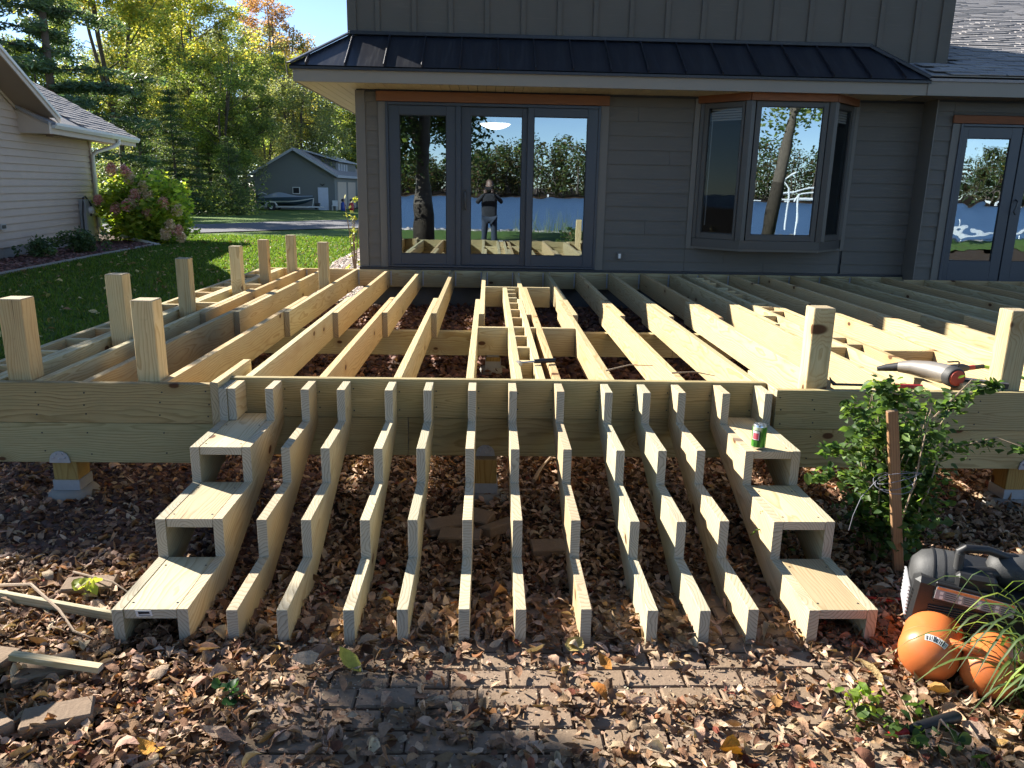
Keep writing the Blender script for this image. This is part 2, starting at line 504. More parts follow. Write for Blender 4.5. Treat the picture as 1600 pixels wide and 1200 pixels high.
class MB:
    """collects simple shapes in world coordinates, builds one mesh"""
    def __init__(s):
        s.v = []
        s.f = []
        s.mi = []
        s.cur = 0
    def add(s, vs, fs):
        k = len(s.v)
        s.v += [tuple(v) for v in vs]
        for f in fs:
            s.f.append(tuple(i + k for i in f))
            s.mi.append(s.cur)
        return s
    def box(s, x0, x1, y0, y1, z0, z1, c=0.0):
        if c > 0:
            return s.cbox(Vector(((x0 + x1) / 2, (y0 + y1) / 2, (z0 + z1) / 2)), (x1 - x0, y1 - y0, z1 - z0), c)
        vs = [(x, y, z) for x in (x0, x1) for y in (y0, y1) for z in (z0, z1)]
        fs = [(0, 1, 3, 2), (4, 6, 7, 5), (0, 4, 5, 1), (2, 3, 7, 6), (0, 2, 6, 4), (1, 5, 7, 3)]
        return s.add(vs, fs)
    def cbox(s, cen, size, c=0.002, mat=None):
        vs, fs = chamfer(size, c)
        if mat is not None:
            vs = [mat @ Vector(v) for v in vs]
        return s.add([Vector(v) + cen for v in vs], fs)
    def quad(s, a, b, c, d):
        return s.add([a, b, c, d], [(0, 1, 2, 3)])
    def prism(s, poly, d):
        """poly: list of 3D points (planar), d: extrusion vector"""
        n = len(poly)
        d = Vector(d)
        vs = [Vector(p) for p in poly] + [Vector(p) + d for p in poly]
        fs = [tuple(range(n - 1, -1, -1)), tuple(range(n, 2 * n))]
        fs += [(i, (i + 1) % n, (i + 1) % n + n, i + n) for i in range(n)]
        return s.add(vs, fs)
    def tube(s, pts, rad, seg=8, cap=True, sq=1.0):
        pts = [Vector(p) for p in pts]
        if not hasattr(rad, '__len__'):
            rad = [rad] * len(pts)
        vs = []
        up_ = Vector((0, 0, 1))
        prev = None
        for i, p in enumerate(pts):
            d = (pts[min(i + 1, len(pts) - 1)] - pts[max(i - 1, 0)]).normalized()
            if prev is None:
                u = d.cross(up_)
                if u.length < 0.05:
                    u = d.cross(Vector((1, 0, 0)))
            else:
                u = prev - d * prev.dot(d)
            u.normalize()
            prev = u
            w = d.cross(u)
            for k in range(seg):
                a = 2 * math.pi * k / seg
                vs.append(p + (u * math.cos(a) + w * math.sin(a) * sq) * rad[i])
        fs = []
        for i in range(len(pts) - 1):
            for k in range(seg):
                k2 = (k + 1) % seg
                fs.append((i * seg + k, i * seg + k2, (i + 1) * seg + k2, (i + 1) * seg + k))
        if cap:
            fs.append(tuple(range(seg - 1, -1, -1)))
            fs.append(tuple((len(pts) - 1) * seg + k for k in range(seg)))
        return s.add(vs, fs)
    def lathe(s, cen, axis, prof, seg=24):
        """prof: list of (along, radius)"""
        cen = Vector(cen)
        a = Vector(axis).normalized()
        u = a.orthogonal().normalized()
        w = a.cross(u)
        vs = []
        for (h, r) in prof:
            for k in range(seg):
                t = 2 * math.pi * k / seg
                vs.append(cen + a * h + (u * math.cos(t) + w * math.sin(t)) * r)
        fs = []
        for i in range(len(prof) - 1):
            for k in range(seg):
                k2 = (k + 1) % seg
                fs.append((i * seg + k, i * seg + k2, (i + 1) * seg + k2, (i + 1) * seg + k))
        fs.append(tuple(range(seg - 1, -1, -1)))
        fs.append(tuple((len(prof) - 1) * seg + k for k in range(seg)))
        return s.add(vs, fs)
    def build(s, name, mat, parent=None, smooth=False, center=False):
        base = root_loc(parent)
        c = Vector((0, 0, 0))
        if parent is None or center:
            arr = [Vector(v) for v in s.v]
            c = Vector((sum(v.x for v in arr), sum(v.y for v in arr), 0)) / len(arr)
            c.z = min(v.z for v in arr)
            c = c - base
        me = bpy.data.meshes.new(name)
        me.from_pydata([Vector(v) - base - c for v in s.v], [], s.f)
        mats = mat if isinstance(mat, (list, tuple)) else [mat]
        for m in mats:
            me.materials.append(M[m])
        if len(mats) > 1:
            for p, i in zip(me.polygons, s.mi):
                p.material_index = i
        bm = bmesh.new()
        bm.from_mesh(me)
        bmesh.ops.recalc_face_normals(bm, faces=bm.faces)
        bm.to_mesh(me)
        bm.free()
        if smooth:
            for p in me.polygons:
                p.use_smooth = True
            me.set_sharp_from_angle(angle=R(40))
        return link(name, me, parent, c)

def chamfer(size, c):
    sx, sy, sz = (d / 2 for d in size)
    vs = []
    idx = {}
    for a in (-1, 1):
        for b in (-1, 1):
            for d in (-1, 1):
                idx[(a, b, d)] = len(vs)
                vs += [(a * sx, b * (sy - c), d * (sz - c)), (a * (sx - c), b * sy, d * (sz - c)), (a * (sx - c), b * (sy - c), d * sz)]
    I = idx
    fs = []
    for a in (-1, 1):
        fs.append([I[(a, -1, -1)], I[(a, 1, -1)], I[(a, 1, 1)], I[(a, -1, 1)]])
        fs.append([I[(-1, a, -1)] + 1, I[(1, a, -1)] + 1, I[(1, a, 1)] + 1, I[(-1, a, 1)] + 1])
        fs.append([I[(-1, -1, a)] + 2, I[(1, -1, a)] + 2, I[(1, 1, a)] + 2, I[(-1, 1, a)] + 2])
    for a in (-1, 1):
        for b in (-1, 1):
            fs.append([I[(a, b, -1)], I[(a, b, 1)], I[(a, b, 1)] + 1, I[(a, b, -1)] + 1])
            fs.append([I[(a, -1, b)], I[(a, 1, b)], I[(a, 1, b)] + 2, I[(a, -1, b)] + 2])
            fs.append([I[(-1, a, b)] + 1, I[(1, a, b)] + 1, I[(1, a, b)] + 2, I[(-1, a, b)] + 2])
    for k, i in I.items():
        fs.append([i, i + 1, i + 2])
    return vs, [tuple(f) for f in fs]

def fix_normals(me):
    bm = bmesh.new()
    bm.from_mesh(me)
    bmesh.ops.recalc_face_normals(bm, faces=bm.faces)
    bm.to_mesh(me)
    bm.free()

def board(name, a, b, height, thick, mat, parent, upv=(0, 0, 1), c=0.002, jit=0.0):
    """sawn board: centre line a to b, local X long, local Z height, local Y thickness"""
    a, b = Vector(a), Vector(b)
    d = b - a
    L = d.length
    x = d.normalized()
    z = Vector(upv)
    z = (z - x * z.dot(x)).normalized()
    y = z.cross(x)
    vs, fs = chamfer((L, thick, height), c)
    me = bpy.data.meshes.new(name)
    me.from_pydata(vs, [], fs)
    fix_normals(me)
    me.materials.append(M[mat])
    o = link(name, me, parent)
    m = Matrix((x, y, z)).transposed()
    o.rotation_euler = m.to_euler()
    if jit:
        o.rotation_euler = (m @ Euler((random.uniform(-jit, jit), random.uniform(-jit, jit), random.uniform(-jit, jit))).to_matrix()).to_euler()
    o.location = (a + b) / 2 - root_loc(parent)
    return o

def fast_mesh(name, V, F, cols=None, mat=None, smooth=False):
    """V (n,3), F (m,k) arrays"""
    me = bpy.data.meshes.new(name)
    V = np.asarray(V, dtype=np.float32)
    F = np.asarray(F, dtype=np.int32)
    m, k = F.shape
    me.vertices.add(len(V))
    me.vertices.foreach_set('co', V.ravel())
    me.loops.add(m * k)
    me.loops.foreach_set('vertex_index', F.ravel())
    me.polygons.add(m)
    me.polygons.foreach_set('loop_start', np.arange(0, m * k, k, dtype=np.int32))
    me.polygons.foreach_set('loop_total', np.full(m, k, dtype=np.int32))
    if smooth:
        me.polygons.foreach_set('use_smooth', np.ones(m, dtype=bool))
    me.update(calc_edges=True)
    if cols is not None:
        at = me.attributes.new('col', 'FLOAT_COLOR', 'FACE')
        cc = np.ones((m, 4), dtype=np.float32)
        cc[:, :3] = cols
        at.data.foreach_set('color', cc.ravel())
    if mat:
        me.materials.append(M[mat])
    return me

def palette(n, pal, w=None, var=0.18, rng=RNG):
    pal = np.array(pal, float)
    w = np.array(w if w is not None else [1] * len(pal), float)
    i = rng.choice(len(pal), n, p=w / w.sum())
    return np.clip(pal[i] * (1 + rng.uniform(-var, var, (n, 1))) * (1 + rng.uniform(-0.06, 0.06, (n, 3))), 0.003, 1)

def rand_frames(n, rng, tilt=1.0):
    """random orthonormal frames, tilt 0 flat .. 1 any"""
    th = rng.uniform(0, 2 * np.pi, n)
    nz = np.stack([rng.normal(0, tilt, n), rng.normal(0, tilt, n), np.ones(n)], 1)
    nz /= np.linalg.norm(nz, axis=1)[:, None]
    x = np.stack([np.cos(th), np.sin(th), np.zeros(n)], 1)
    x -= nz * (x * nz).sum(1)[:, None]
    x /= np.linalg.norm(x, axis=1)[:, None]
    y = np.cross(nz, x)
    return x, y, nz

# ------------------------------------------------------------------ terrain
def sm(t):
    t = min(1, max(0, t))
    return t * t * (3 - 2 * t)

LAKE_Z = -0.55
def gz(x, y):
    z = 0.2 * sm((y - 4.6) / 4.2)
    z = z - 0.45 * sm((y - 22) / 36)
    if x < -2.8:
        z = z + (0.2 - 0.2 * sm((y - 4.6) / 4.2)) * sm((-2.8 - x) / 2.5) * sm((y + 2) / 4) * 0.8
    if y < -10:
        z -= 1.6 * sm((-10 - y) / 16)
    if y < -150:
        z += 1.9 * sm((-150 - y) / 40)
    return z

def grid_sheet(name, xs, ys, off, mat, kind='structure', fn=gz, mask=None):
    V = [(x, y, fn(x, y) + off) for y in ys for x in xs]
    nx = len(xs)
    F = []
    for j in range(len(ys) - 1):
        for i in range(nx - 1):
            F.append((j * nx + i, j * nx + i + 1, (j + 1) * nx + i + 1, (j + 1) * nx + i))
    me = fast_mesh(name, V, F, None, mat, True)
    o = link(name, me)
    o['kind'] = kind
    return o

def lin(a, b, n):
    return list(np.linspace(a, b, n))
xs = [-600, -300, -150, -90] + lin(-60, -12, 17) + lin(-11, 12, 60) + lin(14, 60, 16) + [90, 150, 300, 600]
ys = [-700, -400, -260, -210] + lin(-180, -140, 9) + [-110, -80, -50] + lin(-30, -4, 18) + lin(-3, 12, 40) + lin(13, 70, 40) + [90, 130, 200, 400, 800]
grid_sheet('ground', xs, ys, 0.0, 'soil')

def poly_sheet(name, pts, off, mat, step=0.5):
    """sheet over the terrain inside a polygon given as list of (x,y)"""
    bm = bmesh.new()
    x0, x1 = min(p[0] for p in pts), max(p[0] for p in pts)
    y0, y1 = min(p[1] for p in pts), max(p[1] for p in pts)
    vs = [bm.verts.new((p[0], p[1], 0)) for p in pts]
    bm.faces.new(vs)
    n = int((x1 - x0) / step)
    for i in range(1, n):
        bmesh.ops.bisect_plane(bm, geom=bm.verts[:] + bm.edges[:] + bm.faces[:], plane_co=(x0 + i * step, 0, 0), plane_no=(1, 0, 0))
    n = int((y1 - y0) / step)
    for i in range(1, n):
        bmesh.ops.bisect_plane(bm, geom=bm.verts[:] + bm.edges[:] + bm.faces[:], plane_co=(0, y0 + i * step, 0), plane_no=(0, 1, 0))
    for v in bm.verts:
        v.co.z = gz(v.co.x, v.co.y) + off
    bmesh.ops.recalc_face_normals(bm, faces=bm.faces)
    me = bpy.data.meshes.new(name)
    bm.to_mesh(me)
    bm.free()
    me.materials.append(M[mat])
    o = link(name, me)
    o['kind'] = 'structure'
    return o

# lawn: left of the deck, far behind, and on the lake side
poly_sheet('lawn', [(-2.86, 2.0), (-2.86, 11.8), (-2.62, 13.2), (-2.7, 16), (-3.1, 20), (-3.2, 64), (-60, 64), (-60, 30), (-12, 24.5), (-8.6, 21), (-7.55, 18.6), (-7.5, 15), (-7.35, 12), (-6.9, 9), (-6.6, 2.0)], 0.03, 'turf', 1.2)
poly_sheet('lakeside_lawn', [(-40, -5), (40, -5), (40, -19), (-40, -19)], 0.03, 'turf', 2.5)
poly_sheet('driveway', [(-30, 21.5), (-8.4, 22.4), (-5.5, 26.0), (-3.6, 27.5), (-3.6, 39), (-6.2, 37.2), (-8.6, 31.5), (-9.8, 28.2), (-13, 26.5), (-30, 25.5)], 0.06, 'asphalt', 1.2)
wb = MB()
wb.quad((-600, -166, LAKE_Z), (600, -166, LAKE_Z), (600, -17.0, LAKE_Z), (-600, -17.0, LAKE_Z))
wo_ = wb.build('lake', 'water')
wo_['kind'] = 'structure'

# ------------------------------------------------------------------ the house
YW = 9.56
HB = 0.69           # siding bottom
house = thing('house', 'grey brown lap sided house with black metal lower roof behind the deck frame', 'house', (2, YW, 0))
house_y0 = YW

def hbox(name, x0, x1, y0, y1, z0, z1, mat, parent=None, c=0.0):
    return MB().box(x0, x1, y0, y1, z0, z1, c).build(name, mat, parent or house, center=True)

# foundation, sheathing walls with openings left free for the doors and the bay
hbox('foundation', -1.53, 4.98, YW + 0.02, YW + 0.25, -0.1, 0.64, 'foundation')
hbox('foundation', 5.17, 12.0, 9.33, 9.50, -0.1, 0.60, 'foundation')
def sheath(x0, x1, z0, z1, y=YW, nm='wall'):
    hbox(nm, x0, x1, y + 0.022, y + 0.16, z0, z1, 'black_flashing')
sheath(-1.55, -1.17, 0.66, 2.90)
sheath(-1.17, 1.30, 2.57, 2.90)
sheath(1.30, 2.50, 0.66, 2.90)
sheath(2.50, 4.30, 2.64, 2.90)
sheath(2.50, 4.30, 0.66, 1.02)
sheath(4.30, 5.15, 0.66, 2.90)
sheath(5.162, 5.39, 0.60, 2.90, 9.30)
sheath(5.39, 7.50, 2.47, 2.90, 9.30)
sheath(7.50, 12.0, 0.60, 2.90, 9.30)
hbox('side_wall', -1.55, -1.40, YW + 0.165, 16, 0.3, 2.9, 'siding_house')
hbox('back_wall', -1.40, 12.0, 15.85, 16, 0.3, 2.9, 'siding_house')
hbox('flashing', -1.56, 5.14, YW - 0.045, YW + 0.015, 0.662, 0.69, 'black_flashing')

# lap siding, every course board its own part
LAPS = [0.642 + 0.163 * k for k in range(14)]
def lap(x0, x1, z0, z1, y=YW, mat='siding_house', jag=False):
    L = x1 - x0
    b = MB()
    th, tt = 0.020, 0.006
    b.prism([(-L / 2, 0.0, 0), (-L / 2, -th, 0), (-L / 2, -tt, z1 - z0), (-L / 2, 0.0, z1 - z0)], (L, 0, 0))
    me_o = b.build('siding_board', mat, None)
    me_o.data.transform(Matrix.Translation(Vector((me_o.location.x, me_o.location.y, me_o.location.z))))
    me_o.parent = house
    me_o.location = Vector(((x0 + x1) / 2, y + 0.018, z0)) - house.location
    return me_o
def lap_run(x0, x1, zb, zt, y=YW, joints=()):
    for k in range(len(LAPS) - 1):
        a, b = max(LAPS[k], zb), min(LAPS[k + 1], zt)
        if b - a < 0.03:
            continue
        cuts = [x0] + [j for (kk, j) in joints if kk == k and x0 < j < x1] + [x1]
        for i in range(len(cuts) - 1):
            lap(cuts[i] + 0.0015, cuts[i + 1] - 0.0015, a, b, y)
lap_run(-1.45, -1.30, HB, 2.70)
lap_run(1.40, 2.41, HB, 2.70, joints=((3, 1.9), (8, 2.15), (11, 1.75)))
lap_run(2.41, 4.34, HB, 0.968, joints=((0, 3.4), (1, 2.9)))
lap_run(4.37, 5.148, HB, 2.70)
lap_run(5.165, 5.365, 0.62, 2.70, 9.30)
lap_run(7.6, 12.0, 0.62, 2.70, 9.30)
lap_run(5.365, 7.6, 2.565, 2.70, 9.30)
# trims
TR = 'trim_house'
hbox('corner_board', -1.56, -1.45, YW - 0.012, YW + 0.02, HB, 2.715, TR, c=0.002)
hbox('return_board', 5.149, 5.162, 9.285, YW + 0.02, 0.62, 2.90, TR)
hbox('door_casing', -1.30, -1.215, YW - 0.014, YW + 0.02, HB, 2.596, TR, c=0.002)
hbox('door_casing', 1.305, 1.40, YW - 0.014, YW + 0.02, HB, 2.596, TR, c=0.002)
board('header_trim', (-1.315, YW - 0.03, 2.652), (1.395, YW - 0.03, 2.652), 0.108, 0.035, 'cedar', house)
hbox('window_casing', 2.41, 2.475, YW - 0.014, YW + 0.02, 0.969, 2.70, TR, c=0.002)
hbox('window_casing', 4.325, 4.37, YW - 0.014, YW + 0.02, 0.969, 2.70, TR, c=0.002)
hbox('window_casing', 2.475, 4.325, YW - 0.014, YW + 0.02, 0.969, 1.0, TR, c=0.002)
hbox('door_casing', 5.366, 5.456, 9.285, 9.32, 0.62, 2.465, TR, c=0.002)
board('header_trim', (5.355, 9.278, 2.512), (7.6, 9.278, 2.512), 0.088, 0.03, 'cedar', house)
# outlet
ot = hbox('outlet_box', 1.575, 1.633, YW - 0.03, YW - 0.004, 0.826, 0.905, 'trim_house', c=0.004)
MB().box(1.590, 1.618, YW - 0.034, YW - 0.0302, 0.838, 0.893).build('outlet_face', 'label_white', ot)

# --- glazed panels
def panel(name, x0, x1, z0, z1, y, st, top, bot, fmat, gmat, parent, d=0.05, side=None):
    """framed sash of a door or window: frame with real depth, gasket and glass"""
    sl, sr = st if isinstance(st, tuple) else (st, st)
    b = MB()
    b.box(x0, x0 + sl, y, y + d, z0, z1, 0.003)
    b.box(x1 - sr, x1, y, y + d, z0, z1, 0.003)
    b.box(x0 + sl - 0.001, x1 - sr + 0.001, y + 0.001, y + d - 0.001, z1 - top, z1 - 0.001, 0.003)
    b.box(x0 + sl - 0.001, x1 - sr + 0.001, y + 0.001, y + d - 0.001, z0 + 0.001, z0 + bot, 0.003)
    fr = b.build(name, fmat, parent, center=True)
    g = MB()
    gx0, gx1, gz0, gz1 = x0 + sl, x1 - sr, z0 + bot, z1 - top
    w = 0.008
    yy = y + 0.014
    g.box(gx0, gx0 + w, yy, yy + 0.012, gz0, gz1)
    g.box(gx1 - w, gx1, yy, yy + 0.012, gz0, gz1)
    g.box(gx0 + w, gx1 - w, yy, yy + 0.012, gz1 - w, gz1)
    g.box(gx0 + w, gx1 - w, yy, yy + 0.012, gz0, gz0 + w)
    g.build('gasket', 'black_gasket', fr)
    q = MB()
    q.quad((gx0 + 0.001, yy + 0.005, gz0 + 0.001), (gx1 - 0.001, yy + 0.005, gz0 + 0.001), (gx1 - 0.001, yy + 0.005, gz1 - 0.001), (gx0 + 0.001, yy + 0.005, gz1 - 0.001))
    q.build('pane', gmat, fr)
    return fr

DF = 'door_frame'
# outer frame of the three panel door
b = MB()
b.box(-1.214, -1.185, YW - 0.03, YW + 0.10, 0.695, 2.595, 0.003)
b.box(1.275, 1.304, YW - 0.03, YW + 0.10, 0.695, 2.595, 0.003)
b.box(-1.184, 1.274, YW - 0.029, YW + 0.099, 2.560, 2.594, 0.003)
b.box(-1.184, 1.274, YW - 0.035, YW + 0.099, 0.695, 0.722, 0.003)
b.box(-0.395, -0.335, YW - 0.026, YW + 0.09, 0.7225, 2.5595, 0.003)
b.build('door_frame', DF, house, center=True)
panel('door_panel', -1.184, -0.396, 0.7225, 2.5595, YW - 0.006, (0.128, 0.112), 0.105, 0.13, DF, 'glass_door', house)
sd = panel('door_panel', -0.334, 0.462, 0.7225, 2.5595, YW + 0.030, (0.112, 0.076), 0.098, 0.13, DF, 'glass_door', house)
panel('door_panel', 0.448, 1.274, 0.7225, 2.5595, YW - 0.024, (0.072, 0.124), 0.098, 0.13, DF, 'glass_door', house)
hb_ = MB()
hb_.tube([(-0.285, YW + 0.028, 1.60), (-0.285, YW - 0.012, 1.59), (-0.285, YW - 0.02, 1.55), (-0.285, YW - 0.02, 1.44), (-0.285, YW - 0.012, 1.40), (-0.285, YW + 0.028, 1.39)], 0.011, 8)
hb_.box(-0.303, -0.267, YW + 0.022, YW + 0.029, 1.37, 1.62)
hb_.build('handle', 'dark_metal', sd, True)
# right door pair
b = MB()
b.box(5.457, 5.487, 9.27, 9.40, 0.60, 2.465, 0.003)
b.box(7.47, 7.50, 9.27, 9.40, 0.60, 2.465, 0.003)
b.box(5.488, 7.469, 9.271, 9.399, 2.435, 2.464, 0.003)
b.box(5.488, 7.469, 9.265, 9.399, 0.60, 0.63, 0.003)
b.build('door_frame', DF, house, center=True)
d1 = panel('door_panel', 5.488, 6.205, 0.631, 2.434, 9.295, (0.078, 0.122), 0.125, 0.26, DF, 'glass_wavy', house)
panel('door_panel', 6.22, 7.468, 0.631, 2.434, 9.295, (0.122, 0.09), 0.125, 0.26, DF, 'glass_wavy', house)
hb_ = MB()
hb_.tube([(6.26, 9.294, 1.62), (6.26, 9.25, 1.60), (6.245, 9.24, 1.55), (6.225, 9.24, 1.48), (6.255, 9.25, 1.45)], 0.009, 8)
hb_.build('handle', 'dark_metal', d1, True)

# --- bay window
bay = MB()
BXL, BXR, BY, BXL0, BXR0 = 2.927, 3.877, 9.10, 2.476, 4.324
BZ0, BZ1 = 1.0, 2.648
def bay_poly(o=0.0, yb=YW + 0.0):
    return [(BXL0 - o, yb), (BXL - o * 0.4, BY - o), (BXR + o * 0.4, BY - o), (BXR0 + o, yb)]
def slab(b, poly, z0, z1):
    return b.prism([(x, y, z0) for x, y in poly], (0, 0, z1 - z0))
bw = thing('bay_window', 'three sided bay window with dark frames and orange brown head trim', 'bay window', (3.4, YW, 1.0))
# the bay is built into the wall: a part of the house
del bw['category']; del bw['label']
bw.parent = house
bw.location = Vector((3.4, YW, 1.0)) - house.location
def bay_part(mb, name, mat, smooth=False):
    return mb.build(name, mat, bw, smooth)
BF = 'bay_frame'
bay_part(slab(MB(), bay_poly(0.0), 1.0, 1.10), 'sill_panel', BF)
bay_part(slab(MB(), bay_poly(-0.02), 0.975, 0.999), 'bay_base', 'trim_house')
bay_part(slab(MB(), bay_poly(0.0), 2.646, 2.70), 'head_panel', BF)
pl = bay_poly(0.03)
for i in range(3):
    p0, p1 = Vector((*pl[i], 2.694)), Vector((*pl[i + 1], 2.694))
    dd = (p1 - p0).normalized()
    board('head_trim', p0 + dd * 0.002, p1 - dd * 0.002, 0.093, 0.026, 'cedar', bw)
# corner mullions
for (cx, cy) in (bay_poly()[1], bay_poly()[2]):
    b = MB()
    b.tube([(cx, cy + 0.035, 1.101), (cx, cy + 0.035, 2.645)], 0.062, 6)
    bay_part(b, 'mullion', BF)
for cx in (BXL0 + 0.03, BXR0 - 0.03):
    b = MB().box(cx - 0.03, cx + 0.03, YW - 0.03, YW - 0.001, 1.101, 2.645, 0.002)
    bay_part(b, 'mullion', BF)
def bay_sash(p0, p1, inset, gmat, z0=1.102, z1=2.644):
    p0, p1 = Vector((*p0, 0)), Vector((*p1, 0))
    d = (p1 - p0).normalized()
    a, e = p0 + d * inset[0], p1 - d * inset[1]
    L = (e - a).length
    ang = math.atan2(d.y, d.x)
    sash = bpy.data.objects.new('window', None)
    COL.objects.link(sash)
    sash.parent = house
    b = MB()
    F = 0.055
    def lb(x0, x1, y0, y1, za, zb, mb):
        mb.box(x0, x1, y0, y1, za, zb, 0.002)
    lb(0, F, 0, 0.06, z0, z1, b); lb(L - F, L, 0, 0.06, z0, z1, b)
    lb(F - .001, L - F + .001, 0.001, 0.059, z1 - F, z1 - .001, b); lb(F - .001, L - F + .001, 0.001, 0.059, z0 + .001, z0 + F + 0.01, b)
    g = MB(); w = 0.01
    lb(F, F + w, 0.012, 0.022, z0 + F, z1 - F, g); lb(L - F - w, L - F, 0.012, 0.022, z0 + F, z1 - F, g)
    g.box(F + w, L - F - w, 0.012, 0.022, z1 - F - w, z1 - F); g.box(F + w, L - F - w, 0.012, 0.022, z0 + F + .01, z0 + F + .01 + w)
    q = MB().quad((F, 0.017, z0 + F), (L - F, 0.017, z0 + F), (L - F, 0.017, z1 - F), (F, 0.017, z1 - F))
    bl = MB()
    for k in range(5):
        bl.box(F + 0.015, L - F - 0.015, 0.045, 0.075, z1 - F - 0.028 * (k + 1), z1 - F - 0.028 * (k + 1) + 0.02)
    cd = MB().tube([(F + 0.03, 0.05, z1 - F - 0.14), (F + 0.025, 0.05, z0 + F + 0.1)], 0.006, 6)
    rot = Matrix.Rotation(ang, 4, 'Z')
    def mk(mb, nm, mat):
        me = bpy.data.meshes.new(nm)
        me.from_pydata([Vector(v) for v in mb.v], [], mb.f)
        fix_normals(me)
        me.materials.append(M[mat])
        o = bpy.data.objects.new(nm, me)
        COL.objects.link(o)
        o.parent = sash
        return o
    mk(b, 'sash_frame', BF); mk(g, 'gasket', 'black_gasket'); mk(q, 'pane', gmat); mk(bl, 'blind', 'blind_white'); mk(cd, 'blind_rod', 'blind_white')
    sash.location = a - house.location + Vector((0, 0, 0))
    sash.rotation_euler = (0, 0, ang)
    return sash
bp = bay_poly()
bay_sash(bp[0], bp[1], (0.06, 0.05), 'glass_side')
bay_sash(bp[1], bp[2], (0.065, 0.065), 'glass_bay')
bay_sash(bp[2], bp[3], (0.05, 0.06), 'glass_side')

# --- rooms behind the glass
b = MB()
b.quad((-1.39, 13.2, 0.6), (8.0, 13.2, 0.6), (8.0, 13.2, 2.9), (-1.39, 13.2, 2.9))
b.quad((-1.38, YW + 0.17, 0.6), (-1.38, 13.2, 0.6), (-1.38, 13.2, 2.9), (-1.38, YW + 0.17, 2.9))
b.quad((8.0, 9.4, 0.6), (8.0, 13.2, 0.6), (8.0, 13.2, 2.9), (8.0, 9.4, 2.9))
b.quad((-1.38, YW + 0.17, 2.72), (8.0, YW + 0.17, 2.72), (8.0, 13.2, 2.72), (-1.38, 13.2, 2.72))
b.build('interior_wall', 'interior_wall', house)
MB().quad((-1.38, YW + 0.17, 0.65), (8.0, YW + 0.17, 0.65), (8.0, 13.2, 0.65), (-1.38, 13.2, 0.65)).build('interior_floor', 'interior_floor', house)
# ceiling bowl lamp (lit)
t = NT('lamp_glow')
em = t.node('ShaderNodeEmission')
em.inputs[0].default_value = (1.0, 0.93, 0.80, 1)
em.inputs[1].default_value = 2.6
t.t.links.new(em.outputs[0], t.out.inputs[0])
M['lamp_glow'] = t.m
b = MB().lathe((0.075, 10.9, 2.40), (0, 0, 1), [(0.0, 0.004), (0.005, 0.06), (0.025, 0.13), (0.055, 0.19), (0.075, 0.205)], 24)
lm = b.build('ceiling_lamp', 'lamp_glow', None, True)
setp(lm, 'glowing white bowl ceiling lamp seen through the sliding door', 'ceiling lamp')
MB().tube([(0.075, 10.9, 2.465), (0.075, 10.9, 2.72)], 0.012, 8).build('stem', 'dark_metal', lm)

# --- soffit, fascia, metal roof
EY = 8.95
EX0, EX1 = -2.12, 4.82
ZF0, ZF1 = 2.722, 2.868
hbox('fascia', EX0, EX1, EY, EY + 0.022, ZF0, ZF1, 'fascia_house')
hbox('fascia', EX0, EX0 + 0.022, EY + 0.023, 14.0, ZF0, ZF1, 'fascia_house')
hbox('soffit_frame', EX0 + 0.023, EX1, EY + 0.023, EY + 0.05, 2.724, 2.78, 'fascia_house')
x = EX0 + 0.024
while x < EX1 - 0.05:          # grooved soffit planks running front to back
    yb = YW + 0.018 if x > -1.56 else 14.0
    hbox('soffit_plank', x, min(x + 0.098, EX1), EY + 0.051, yb, 2.728 + random.uniform(0, .002), 2.738, 'soffit_house')
    x += 0.103
EYR = EY - 0.03
Z0, Z1 = 2.885, 3.305          # roof edge and roof head heights
hbox('drip_edge', EX0 - 0.03, EX1 + 0.02, EYR, EYR + 0.02, 2.845, 2.884, 'metal_roof')
hbox('drip_edge', EX0 - 0.03, EX0 - 0.012, EYR + 0.021, 14.0, 2.845, 2.884, 'metal_roof')
HL, HR = -1.60, 4.40           # hip heads on the wall
slope = Vector((0, YW - EYR, Z1 - Z0))
xl, xr = EX0 - 0.03, EX1 + 0.02
SEAM = [-1.97, -1.555, -1.14, -0.735, -0.325, 0.085, 0.49, 0.90, 1.31, 1.715, 2.125, 2.53, 2.94, 3.35, 3.755, 4.165, 4.55]
# left hip: x at roof fraction t: xl + (HL-xl)*t ; seams climb to the wall or stop at the hip
def tmax(x):
    if x < HL: return (x - xl) / (HL - xl)
    if x > HR: return (xr - x) / (xr - HR)
    return 1.0
edges = [xl] + SEAM + [xr]
for i in range(len(edges) - 1):
    a, c = edges[i], edges[i + 1]
    poly = [Vector((a, EYR, Z0)), Vector((c, EYR, Z0))]
    ta, tc = tmax(a), tmax(c)
    up_pts = []
    for t_, xx in ((tc, c), (ta, a)):
        up_pts.append(Vector((xx, EYR, Z0)) + slope * t_)
    if a < HL < c: up_pts.insert(1, Vector((HL, EYR, Z0)) + slope)
    if a < HR < c: up_pts.insert(1, Vector((HR, EYR, Z0)) + slope)
    pts = poly + [q for q in up_pts if (q - poly[0]).length > 1e-4 and (q - poly[1]).length > 1e-4]
    MB().prism(pts, (0, 0.0, -0.012)).build('roof_panel', 'metal_roof', house, center=True)
for xx in SEAM:
    t_ = tmax(xx) * 0.985
    p0 = Vector((xx, EYR - 0.004, Z0))
    p1 = p0 + slope * t_
    board('roof_seam', p0 + Vector((0, 0, 0.014)), p1 + Vector((0, 0, 0.014)), 0.032, 0.014, 'metal_roof', house, c=0.003)
